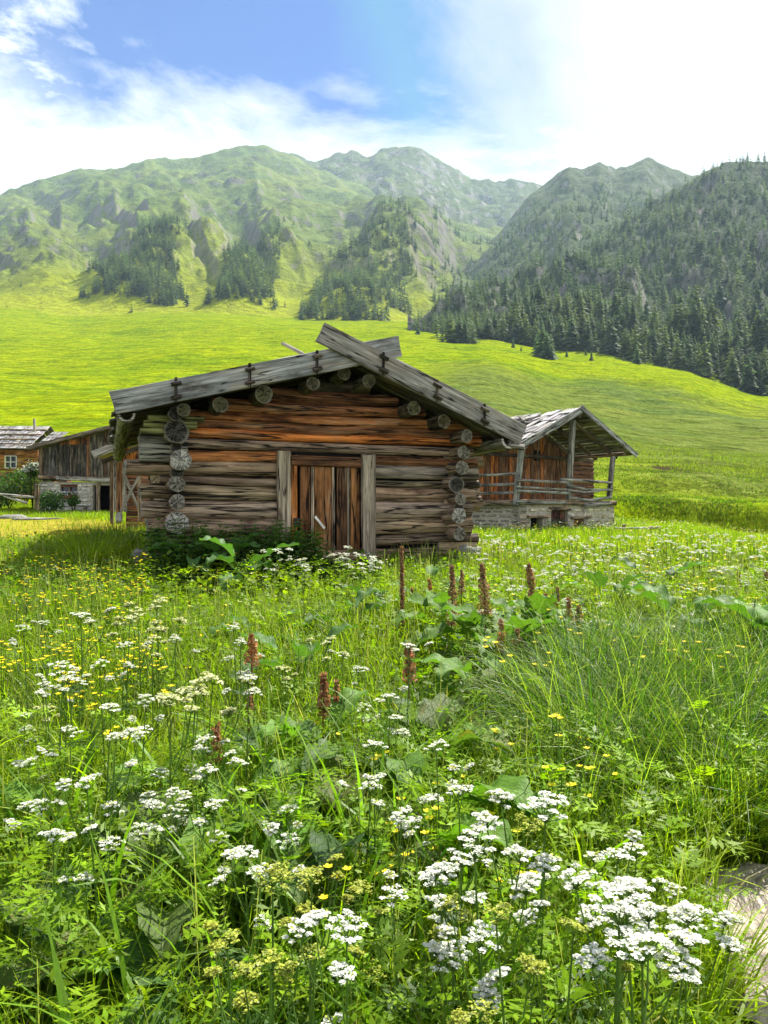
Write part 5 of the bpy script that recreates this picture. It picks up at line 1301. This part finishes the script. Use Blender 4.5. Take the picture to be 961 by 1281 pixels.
# ------------------------------------------------------------------ dock seed stalks
def stalk_at(px, ptop, pbot, Y, col, w, label, group=None, lean=0, pbase=None):
    a = P(px, ptop, Y); b = P(px - lean, pbot, Y); g = gz1(b[0], Y)
    t_ = thing('dock_stalk', label, 'seed stalk', (b[0], Y, g - .02), 0, group)
    o = np.array([b[0], Y, g - .02]); top, low = a - o, b - o
    mb = MB(); tube(mb, [(0, 0, 0), low * .55 + [.006, 0, 0], low, (low + top) / 2 + [.006, 0, 0], top], .006, .002, 6, (.13, .075, .03)); mb.build('stem', M['seed'], t_)
    H = np.linalg.norm(top - low); nw = max(6, int(H / .016)); mb = MB(); ctr = []
    for k in range(nw):
        u = k / nw; p = low + (top - low) * u + [.006 * math.sin(3 * u), 0, 0]
        if u < .6 and rng.random() < .12: continue
        R_ = w * 1.12 * (1 - .7 * u ** 1.5) * rng.uniform(.6, 1.25)
        m = rng.integers(24, 34)
        an = rng.random(m) * 6.283; rr = R_ * np.sqrt(rng.random(m)); ctr.append(np.stack([p[0] + rr * np.cos(an), p[1] + rr * np.sin(an), p[2] + rng.uniform(-.012, .012, m) + rr * .35], 1))
    c = np.concatenate(ctr); cc = np.array(col) * rng.uniform(.5, 1.5, (len(c), 1)) * rng.uniform(.85, 1.15, (len(c), 3))
    discs(mb, c, rng.uniform(.005, .01, len(c)) * (1 if Y > 3 else .7), cc, tilt=1.5, m=5)
    mb.build('seed_spike', M['seed'], t_)
    if H > .15 and rng.random() < .8:
        dleaf(t_, rng.random() * 6.28, .6, .16, .05, .005, max(.15, low[2] * .6), .04, 'leaf', (.08, .13, .03), 'stem_leaf')
BRN = (.3, .185, .09); RED = (.3, .15, .07); TAN = (.4, .2, .08)
for args in [(502, 683, 800, 5.7, BRN, .022, 'very tall slim brown seed stalk right before the hut corner'), (515, 735, 770, 6.5, TAN, .02, 'faint tan seed stalk just behind the very tall slim one'), (537, 724, 752, 6.3, TAN, .022, 'short tan seed stalk before the first of the tall brown ones'),
    (565, 707, 782, 5.4, BRN, .034, 'first of three tall brown seed stalks, upright with a ragged tip'), (577, 712, 742, 6.0, BRN, .024, 'short dark spike tucked behind the first tall brown stalk'), (602, 705, 770, 5.2, BRN, .04, 'thick brown seed stalk leaning with a bent top', None, -5), (661, 704, 770, 5.3, BRN, .036, 'tall brown stalk tilted outward, last of the three tall ones', None, -6),
    (682, 742, 772, 5.5, BRN, .024, 'small brown spike just past the tilted tall stalk'), (697, 734, 756, 6.0, BRN, .02, 'tiny brown spike behind the small one at the cluster edge'), (711, 747, 774, 5.5, TAN, .026, 'first of two short twin spikes at the cluster edge'), (723, 758, 776, 5.4, BRN, .026, 'second of two short twin spikes at the cluster edge'),
    (626, 773, 815, 4.6, TAN, .03, 'tan seed spike rising from the dock leaves, below the tall ones'), (646, 786, 808, 4.5, BRN, .022, 'short brown spike low beside the tan one in dock leaves'), (511, 803, 853, 3.6, RED, .03, 'stout reddish seed spike alone in the middle meadow'), (404, 842, 895, 3.2, RED, .028, 'loose reddish brown spike beside white umbels, mid meadow'), (270, 905, 952, 2.75, RED, .026, 'dark red seed spike low among the grasses, closest one'),
    (313, 792, 832, 3.4, TAN, .028, 'pale brown spike on a long bare dark stem', None, -2), (311, 872, 890, 3.2, BRN, .012, 'tiny dark seed spike low on bare stem beside pale umbels'), (924, 714, 738, 7.5, BRN, .026, 'brown spike in the far meadow near the big bright dock'), (884, 735, 748, 8, BRN, .022, 'short brown spike in far meadow grass, paired with another'), (893, 738, 750, 8, TAN, .02, 'second short spike of the far meadow pair'), (958, 715, 735, 7.5, BRN, .024, 'brown spike at the very edge of the far meadow'), (874, 768, 786, 6, TAN, .024, 'pale brown spike among white umbels near the bright upright dock'), (823, 700, 712, 11, BRN, .03, 'small dark spike far out near the low rail'), (420, 850, 880, 3.4, TAN, .016, 'thin tan spike beside the loose reddish brown one')]:
    stalk_at(*args)

# ------------------------------------------------------------------ white umbels
STEMC = (.14, .23, .05)
def umbel(mb, c, R_, nu, nf, fr, col=(.82, .83, .78), dome=.35, seedy=0.0, m=5, ray=True):
    """compound umbel with its rays from a node below: mat 0 stems, mat 1 petals"""
    node = c - np.array([0, 0, R_ * .75])
    k = np.arange(nu); rr = R_ * np.sqrt((k + .4) / nu) * .86; a = k * 2.39996 + rng.random() * 6
    tl = rng.normal(0, .22, 2); rr = rr * rng.uniform(.85, 1.12, nu)
    us = np.stack([c[0] + rr * np.cos(a), c[1] + rr * np.sin(a), c[2] - dome * rr ** 2 / R_ + rng.normal(0, R_ * .09, nu) + tl[0] * rr * np.cos(a) + tl[1] * rr * np.sin(a)], 1)
    sub = R_ / math.sqrt(nu) * .74
    for p in us:
        if ray: tube(mb, [node, (node + p) / 2 + [0, 0, -.05 * R_], p - [0, 0, sub * .5]], .0011, .0008, 3, STEMC, 0)
        q = np.arange(nf); r2 = sub * np.sqrt((q + .3) / nf); b = q * 2.39996 + rng.random() * 6
        f = np.stack([p[0] + r2 * np.cos(b), p[1] + r2 * np.sin(b), p[2] - .3 * r2 ** 2 / sub + rng.normal(0, sub * .1, nf)], 1)
        cc = np.array(col) * rng.uniform(.85, 1.1, (nf, 1))
        if seedy > 0:
            g = rng.random(nf) < seedy; cc[g] = np.array([.32, .36, .04]) * rng.uniform(.6, 1.5, (g.sum(), 1))
            f[g, 2] += rng.uniform(-.003, .006, g.sum())
        if ray and nf > 8:    # pedicels as thin triangles under the florets
            w = np.array([.0006, 0, 0]); tri = np.stack([np.tile(p - [0, 0, sub * .55], (nf, 1)) - w, np.tile(p - [0, 0, sub * .55], (nf, 1)) + w, f], 1)
            mb.add(tri.reshape(-1, 3), np.arange(nf * 3).reshape(nf, 3), STEMC, None, 0)
        if m >= 5:            # five separate petals
            nv = rng.normal(0, .3, (nf, 3)); nv[:, 2] += 1; nv /= np.linalg.norm(nv, axis=1)[:, None]
            t1 = np.cross(nv, (.3, .8, .1)); t1 /= np.linalg.norm(t1, axis=1)[:, None]; t2 = np.cross(nv, t1); a0 = rng.random(nf) * 6.28
            for s in range(5):
                an = a0 + s * 1.2566; d = t1 * np.cos(an)[:, None] + t2 * np.sin(an)[:, None]; e = np.cross(nv, d)
                L = fr * rng.uniform(.8, 1.25, nf)[:, None]
                V = np.stack([f, f + d * L * .62 + e * L * .42 + nv * L * .15, f + d * L + nv * L * .05, f + d * L * .62 - e * L * .42 + nv * L * .15], 1)
                mb.add(V.reshape(-1, 3), np.arange(nf * 4).reshape(nf, 4), np.repeat(cc, 4, 0), None, 1)
        else: discs(mb, f, fr * 1.15, cc, 1, 4 if m == 4 else 3, .35)
    return node
def umbel_proto(kind, seed):
    """returns a hidden-away tree (root, stem, heads, leaves) built at the origin, main head at height .9"""
    H0 = .9
    t_ = thing('cow_parsley', 'white umbel', 'flower', (0, 0, -50))
    cfg = dict(big=(15, 17, .0030, .05, 5), mid=(11, 12, .0034, .042, 5), small=(9, 8, .0052, .036, 4), seedy=(10, 11, .003, .036, 5), cream=(12, 10, .0048, .042, 4))[kind]
    nu, nf, fr, R0, m = cfg; nh = {'big': 4, 'mid': 3, 'small': 3, 'seedy': 4, 'cream': 4}[kind]
    col = (.74, .75, .66) if kind not in ('cream', 'seedy') else ((.62, .64, .34) if kind == 'cream' else (.5, .55, .2))
    st = MB(); main = np.array([0, 0, H0]); heads = [(main, R0)]
    for k in range(nh - 1):
        a = rng.random() * 6.28 if k else seed * 1.3; d = rng.uniform(.055, .12); heads.append((np.array([d * math.cos(a), d * math.sin(a), H0 - rng.uniform(-.015, .09)]), R0 * rng.uniform(.45, .75)))
    tube(st, [(0.01, .0, 0), (.012, .006, .4), (.006, .003, .68), (0, 0, H0 - R0 * .75)], .0042, .0018, 6, (.13, .21, .045))
    for (c, r) in heads[1:]:
        j = np.array([.008, .003, c[2] - rng.uniform(.16, .28)]); nd = c - [0, 0, r * .75]; tube(st, [j, (j + nd) / 2 + (nd - j) * [.18, .18, -.1], nd], .0022, .0014, 5, STEMC)
    st.build('stem', M['herb'], t_)
    for (c, r) in heads:
        mb = MB(); umbel(mb, c, r, nu, nf, fr, col, seedy=.85 if kind == 'seedy' else (.04 if kind == 'big' else .12), m=m, ray=kind != 'small'); mb.build('flower_head', [M['herb'], M['seed'] if kind == 'seedy' else M['petal']], t_)
    if kind in ('big', 'mid', 'seedy'):
        for k in range(2):
            mb = MB(); n = 3; a = rng.random() * 6.28 + np.array([-.5, 0, .5]); c = np.tile([.01, .005, rng.uniform(.4, .62)], (n, 1))
            sprays(mb, c, a, np.full(n, .5), np.array([.12, .17, .12]), np.array([.05, .06, .05]), 7, np.tile([.06, .12, .02], (n, 1)), .9); mb.build('leaf', M['herb'], t_)
    return t_
PRO = {k: [umbel_proto(k, s) for s in range(n)] for k, n in (('big', 5), ('mid', 5), ('small', 4), ('seedy', 4), ('cream', 3))}
used = set()
def kill_protos():
    for ps in PRO.values():
        for p in ps:
            for ch in list(p.children): bpy.data.objects.remove(ch)
            bpy.data.objects.remove(p)
n_umb = 0
def place_umbel(px, py, size, kind, label, group, real=None):
    """main head of `size` px at px, py"""
    global n_umb
    R0 = {'big': .048, 'mid': .042, 'small': .036, 'seedy': .036, 'cream': .042}[kind]
    k = n_umb; n_umb += 1
    s = 1.0; Y = (real or 2 * R0) * F_PX / size
    if real: s = real / (2 * R0)
    else:
        Yh = (1.55 - .72) / ((py - 640) / 960 + .09)
        if Yh > Y: Y = Yh
        s = float(np.clip(.88 * size * Y / F_PX / (2 * R0), .75, 1.35))
    q = P(px, py, Y); g = gz1(q[0], Y)
    if q[2] - g > .9 * s: s2 = (q[2] - g) / .9; s = min(max(s, s2), 1.25)
    dup(PRO[kind][k % len(PRO[kind])], (q[0], q[1], q[2] - .9 * s), rng.random() * 6.28, s, label, group, tilt=(rng.normal(0, .04), rng.normal(0, .04)))
named = [(672, 1000, 84, 'big', 'broadest flat white umbel standing up among yellow buttercups, above the others'), (610, 1064, 74, 'big', 'wide white umbel just below the broadest one'), (548, 1086, 56, 'big', 'loose white umbel between dark seed stems and the wide one'), (425, 1148, 66, 'big', 'white umbel of two round halves amid green seed heads'),
    (560, 1196, 62, 'big', 'white umbel hanging lowest near the bottom middle'), (600, 1150, 60, 'big', 'white umbel squeezed between the lowest one and a bright cluster'), (722, 1112, 92, 'big', 'very wide bright umbel at the heart of the white cluster'), (800, 1112, 80, 'big', 'flat umbel at the outer side of the white cluster, above the slab'),
    (832, 1178, 92, 'big', 'big umbel overhanging the pale stone slab'), (868, 1160, 60, 'big', 'umbel touching the rim of the pale stone slab'), (770, 1215, 44, 'mid', 'small umbel under the big one beside the slab'), (725, 1058, 48, 'mid', 'small umbel between the broadest one and the bright cluster'),
    (500, 1122, 50, 'mid', 'small frothy umbel next to thin dark stems'), (453, 1262, 52, 'mid', 'umbel cut off by the bottom edge beside seed heads'), (520, 1030, 38, 'mid', 'small umbel under the reddish stalks among yellow flowers'), (575, 985, 44, 'mid', 'pale umbel up behind the broadest one'), (545, 985, 34, 'mid', 'faint umbel right next to the pale one behind'), (690, 1215, 44, 'mid', 'thin umbel among seed pods below the bright cluster'), (905, 1142, 40, 'mid', 'outermost umbel of the bright cluster over the slab'), (645, 1085, 50, 'big', 'umbel leaning against the wide one'),
    (75, 828, 42, 'mid', 'wide white umbel amid yellow buttercups'), (102, 766, 42, 'mid', 'flat white umbel highest above the buttercups'), (150, 805, 26, 'mid', 'white umbel on a tall dark bare stem'), (130, 878, 34, 'mid', 'frothy umbel below the dark bare stem'), (145, 962, 44, 'mid', 'white umbel low over feathery leaves'), (126, 1002, 34, 'mid', 'low white umbel just under another over feathery leaves'), (172, 1000, 34, 'mid', 'low umbel paired beside another over feathery leaves'), (35, 922, 24, 'mid', 'small round umbel near the edge below buttercups'), (38, 893, 26, 'mid', 'small flat umbel above the round one near the edge'), (150, 1085, 26, 'mid', 'tiny umbel low in shadowed grass'), (50, 1022, 28, 'mid', 'small umbel low by the edge in feathery leaves'), (102, 1052, 26, 'mid', 'tiny umbel beside a curled grass blade'),
    (418, 818, 24, 'mid', 'round white umbel beside a reddish spike'), (408, 800, 24, 'cream', 'creamy umbel just above a round white one'), (444, 838, 22, 'mid', 'small white umbel near the stout reddish spike'), (444, 880, 24, 'mid', 'tight white umbel below the stout reddish spike'), (472, 868, 28, 'mid', 'white umbel between two reddish spikes'), (320, 842, 24, 'mid', 'umbel at the pale brown spike'), (392, 980, 24, 'mid', 'small umbel alone over long grass in the middle'), (240, 1002, 20, 'mid', 'tiny umbel over dark feathery leaves')]
for px, py, sz, kd, lab in named: place_umbel(px, py, sz, kd, lab, None)
for px, py, sz in ((330, 1088, 56), (370, 1110, 50), (345, 1180, 56), (400, 1190, 48), (300, 1160, 50), (430, 1105, 40), (385, 1085, 40), (650, 1150, 56), (690, 1165, 50), (620, 1250, 50), (670, 1040, 34), (560, 1140, 40), (460, 1215, 40), (260, 1185, 34)):
    place_umbel(px, py, sz, 'seedy', 'greenish umbel gone to seed, mixed among the white ones', 'umbels gone to seed')
for px, py, sz in ((200, 750, 40), (228, 852, 46), (212, 862, 36), (175, 765, 28), (160, 770, 26), (365, 835, 22), (250, 845, 36), (190, 795, 24), (60, 885, 24)):
    place_umbel(px, py, sz, 'cream', 'creamy yellow umbel spreading over the buttercup patch', 'creamy umbels in the buttercup patch')
for k in range(34):
    px, py = rng.uniform(325, 470), rng.uniform(681, 728); place_umbel(px, py, rng.uniform(8, 13), 'small', 'small white umbel crowding before the hut door', 'white umbels before the hut door', .09)
for k in range(40):
    px, py = (rng.uniform(0, 320), rng.uniform(770, 1060)) if k < 30 else (rng.uniform(280, 560), rng.uniform(800, 1180)); place_umbel(px, py, 18 + (py - 740) * .075 + rng.uniform(-4, 5), 'mid', 'scattered small white umbel in the flowery grass', 'small white umbels scattered in the grass')
for k in range(14):
    px, py = rng.uniform(470, 880), rng.uniform(1000, 1260); place_umbel(px, py, 30 + rng.uniform(-6, 16), 'mid', 'small white umbel filling between the large bright ones', 'small umbels between the large ones')
for k in range(120):
    px = rng.uniform(590, 975); py = 668 + 110 * rng.random() ** 1.6; Y = 1.18 / ((py - 640) / 960 + .075)
    q = P(px, py, Y)
    if blocked(np.array([q[0]]), np.array([q[1]]))[0] or Y > 24: continue
    place_umbel(px, py, .085 * F_PX / Y, 'small', 'little white umbel dotting the open far meadow', 'white umbels dotting the far meadow', .085)
kill_protos()
# ------------------------------------------------------------------ yellow buttercups
def butter_proto(seed):
    t_ = thing('buttercup', 'yellow', 'flower', (0, 0, -50)); st = MB()
    hs = [np.array([0, 0, .5])] + [np.array([rng.normal(0, .04), rng.normal(0, .04), .5 - rng.random() * .07]) for _ in range(3)]
    for h in hs: tube(st, [(0, 0, 0), (h * [.2, .2, .6]), h], .0018, .001, 4, (.08, .14, .03))
    st.build('stem', M['herb'], t_)
    for h in hs:
        mb = MB(); a = np.arange(5) * 1.2566; tl = rng.normal(0, .25, 2)
        for s in range(5):
            d = np.array([math.cos(a[s]), math.sin(a[s]), .45]); e = np.array([-d[1], d[0], 0]); L = .012
            V = np.array([h, h + d * L * .6 + e * L * .5, h + d * L * 1.05 + e * L * .2, h + d * L * 1.05 - e * L * .2, h + d * L * .6 - e * L * .5]); mb.add(V, np.array([[0, 1, 2, 3, 4]]), (.85, .7, .015))
        mb.build('flower', M['petal'], t_)
    return t_
BP = [butter_proto(s) for s in range(4)]
def place_butter(px, py, lab, grp, real=1.0):
    Y = 1.2 / ((py - 640) / 960 + .085); Y *= rng.uniform(.85, 1.05); q = P(px, py, Y)
    if blocked(np.array([q[0]]), np.array([q[1]]))[0]: return
    s = real * rng.uniform(.9, 1.3); dup(BP[rng.integers(4)], (q[0], q[1], q[2] - .5 * s), rng.random() * 6.28, s, lab, grp)
for k in range(60):
    place_butter(np.clip(rng.normal(115, 60), 2, 320), np.clip(rng.normal(815, 38), 745, 920), 'yellow buttercup among white umbels in the flowery patch', 'buttercups in the flowery patch')
for k in range(50): place_butter(np.clip(rng.normal(90, 55), 0, 180), rng.uniform(690, 745), 'yellow buttercup toward the trodden yard beside the hut', 'buttercups near the yard')
for k in range(45): place_butter(rng.uniform(590, 960), rng.uniform(690, 830), 'yellow buttercup in the open meadow before the porch barn', 'buttercups before the porch barn', 1.2)
for k in range(26): place_butter(rng.uniform(380, 760), rng.uniform(850, 1100), 'yellow buttercup between the white umbels and tall grass', 'buttercups among the tall grass')
for p in BP:
    for ch in list(p.children): bpy.data.objects.remove(ch)
    bpy.data.objects.remove(p)
# blossoms beyond counting, far out in the meadow
mb = MB()
def far_dots(n, pxr, Yr, col, r, zr=(.2, .42)):
    Y = Yr[0] + (Yr[1] - Yr[0]) * rng.random(n); px = rng.uniform(*pxr, n); x = (px - CX) / F_PX * Y
    keep = ~blocked(x, Y) & (fbm(x / 2.2, Y / 2.2, 3, 84) > rng.uniform(.35, .6, n)); x, Y = x[keep], Y[keep]; z = ground_z(x, Y) + rng.uniform(*zr, len(x))
    c = np.stack([x, Y, z], 1)
    for _ in range(3): discs(mb, c + rng.normal(0, r * .8, c.shape) * [1, 1, .25], rng.uniform(.5, 1, len(c)) * r, np.array(col) * rng.uniform(.8, 1.1, (len(c), 1)), m=5, tilt=.3)
far_dots(900, (585, 990), (9, 40), (.66, .7, .5), .022); far_dots(1500, (585, 990), (10, 40), (.6, .5, .02), .022); far_dots(350, (0, 180), (9, 22), (.75, .62, .02), .02, (.12, .25)); far_dots(250, (-10, 330), (4.5, 9), (.75, .62, .02), .011, (.25, .42)); far_dots(500, (300, 980), (4.5, 9), (.72, .7, .3), .011, (.28, .45))
tag(mb.build('far_blossoms', M['petal']), kind='stuff')
# ------------------------------------------------------------------ nettles before the hut and barn
def nettle(x, y, H, label, group, col=(.085, .175, .03), name='nettle_plant'):
    t_ = thing(name, label, 'plant', (x, y, gz1(x, y) - .03), rng.random() * 6.28, group)
    mb = MB(); tube(mb, [(0, 0, 0), (.01, .01, H * .5), (.02, 0, H)], .005, .002, 5, (.06, .1, .03)); mb.build('stem', M['herb'], t_)
    mb = MB(); n = int(H / .055)
    for k in range(1, n + 1):
        z = H * k / n; L = .14 * (1.15 - .6 * (k / n) ** 2) * rng.uniform(.8, 1.2)
        for q in (0, math.pi): leafblade(mb, np.array([.02 * z / H, .008, z]), k * 1.57 + q + rng.normal(0, .2), rng.uniform(.1, .6), L, L * .55, 1.0, tuple(np.array(col) * rng.uniform(.6, 1.4)), nu=5, nv=3, ruffle=.1)
    mb.build('foliage', [M['leaf']], t_); return t_
for k in range(105):
    lx_, ly_ = rng.uniform(-.35, 1.75), -rng.uniform(.2, 1.2); xx, yy = HF.world(lx_, ly_)
    nettle(xx, yy, rng.uniform(.45, .75), 'dark leafy nettle against the log wall beside the door', 'nettles along the hut wall')
for k in range(14):
    lx_, ly_ = rng.uniform(2.9, 4.3), -rng.uniform(.15, .5); xx, yy = HF.world(lx_, ly_)
    nettle(xx, yy, rng.uniform(.2, .36), 'small nettle at the hut wall past the door', 'nettles past the hut door', (.06, .12, .025))
for k in range(34):
    lx_, ly_ = rng.uniform(bl - .2, br - 1), -rng.uniform(.2, 1.6); xx, yy = BF.world(lx_, ly_)
    nettle(xx, yy, rng.uniform(.25, .5), 'leafy nettle along the stone base of the porch barn', 'nettles along the porch barn', (.05, .11, .02))
# ------------------------------------------------------------------ shrubs by the far houses
def shrub(px, py, Y, r, label, col, blossom=None, nl=1500):
    b = P(px, py, Y); g = gz1(b[0], Y); t_ = thing('shrub', label, 'shrub', (b[0], Y, g))
    h = max(b[2] - g, .25); mb = MB()
    for k in range(5): a = rng.random() * 6.28; tube(mb, [(0, 0, 0), (r * .3 * math.cos(a), r * .3 * math.sin(a), h * .6), (r * .6 * math.cos(a), r * .6 * math.sin(a), h * 1.1)], .03, .008, 5, (.06, .045, .03))
    mb.build('stem', M['herb'], t_)
    d = rng.normal(0, 1, (nl, 3)); d /= np.linalg.norm(d, axis=1)[:, None]; rad = rng.random(nl) ** .45 * (1 + .5 * (fbm(d[:, 0] * 2 + 4, d[:, 1] * 2 + d[:, 2] * 2, 3) - .5) * 2)
    c = d * rad[:, None] * [r, r, r * .8] + [0, 0, h]; c = c[c[:, 2] > .02]
    mb = MB(); discs(mb, c, rng.uniform(.03, .06, len(c)), np.array(col) * rng.uniform(.5, 1.5, (len(c), 1)), tilt=1.4, m=5); mb.build('foliage', M['herb'], t_)
    if blossom is not None:
        k = (rad > .75) & (d[:, 2] > -.3); c2 = (d[k] * (rad[k] * 1.06)[:, None] * [r, r, r * .8] + [0, 0, h])[:260]; mb = MB(); discs(mb, c2, rng.uniform(.04, .07, len(c2)), blossom, tilt=1); mb.build('blossom', M['petal'], t_)
shrub(41, 588, 41, .5, 'shrub full of white blossom by the log house corner', (.05, .1, .02), (.7, .7, .6), 900)
shrub(12, 608, 40, 1.1, 'rounded green shrub under the log house wall', (.045, .09, .02)); shrub(-4, 618, 38, .9, 'dark green shrub at the picture edge by the pole fence', (.04, .08, .02))
shrub(33, 600, 44, 1.1, 'low dark hedge-like shrub between log house and plank barn', (.035, .075, .015)); shrub(62, 628, 36, .65, 'small bright shrub at the corner of the whitewashed stone base', (.06, .13, .03), None, 900)
shrub(92, 627, 36.3, .3, 'tuft-like shrub under the flower box', (.06, .12, .03), None, 400)
# ------------------------------------------------------------------ stones
def stone(name, x, y, s, label, col, dz=0, seed=2):
    mb = MB(); boulder(mb, (0, 0, 0), s, seed, col); o = mb.build(name, M['stone']); o.location = (x, y, gz1(x, y) + dz); return tag(o, label, 'stone')
q = P(14, 634, 31); stone('boulder', q[0], 31, (.6, .4, .15), 'pale grey boulder lying in the yard grass below the fence', (.2, .19, .175), .0)
q = P(47, 645, 29.5); stone('flat_stone', q[0], 29.5, (.9, .5, .06), 'flat pale stone sunk in the yard beyond the boulder', (.24, .22, .2), .0, 5)
def slab():
    n, m = 70, 110; rr = np.linspace(0, 1, n)[:, None]; a = np.arange(m)[None] / m * 2 * np.pi
    out = 1 + (fbm(np.cos(a) * 1.7 + 3, np.sin(a) * 1.7 + 3, 3, 7) - .5) * .6
    X = rr * np.cos(a) * .42 * out; Y = rr * np.sin(a) * .5 * out
    Z = .055 * (1 - rr ** 8) + (ridged(X * 3 + 9, Y * 3 + 5, 5, 4) - .5) * .1 * (1 - rr ** 6) + .03 * (fbm(X * 14, Y * 14, 4, 9) - .5) - .05 * rr ** 10
    mb = MB(); mb.add(np.stack([X, Y, Z + 0 * a], -1).reshape(-1, 3), grid_faces(n, m, True), (.4, .33, .28))
    o = mb.build('stone_slab', M['stone']); o.location = (SLAB[0] + .08, SLAB[1], gz1(*SLAB) + .1); o.rotation_euler = (R(4), R(2), .3); tag(o, 'flat pinkish stone slab lying at the bottom corner beside the white umbels', 'stone slab')
slab()
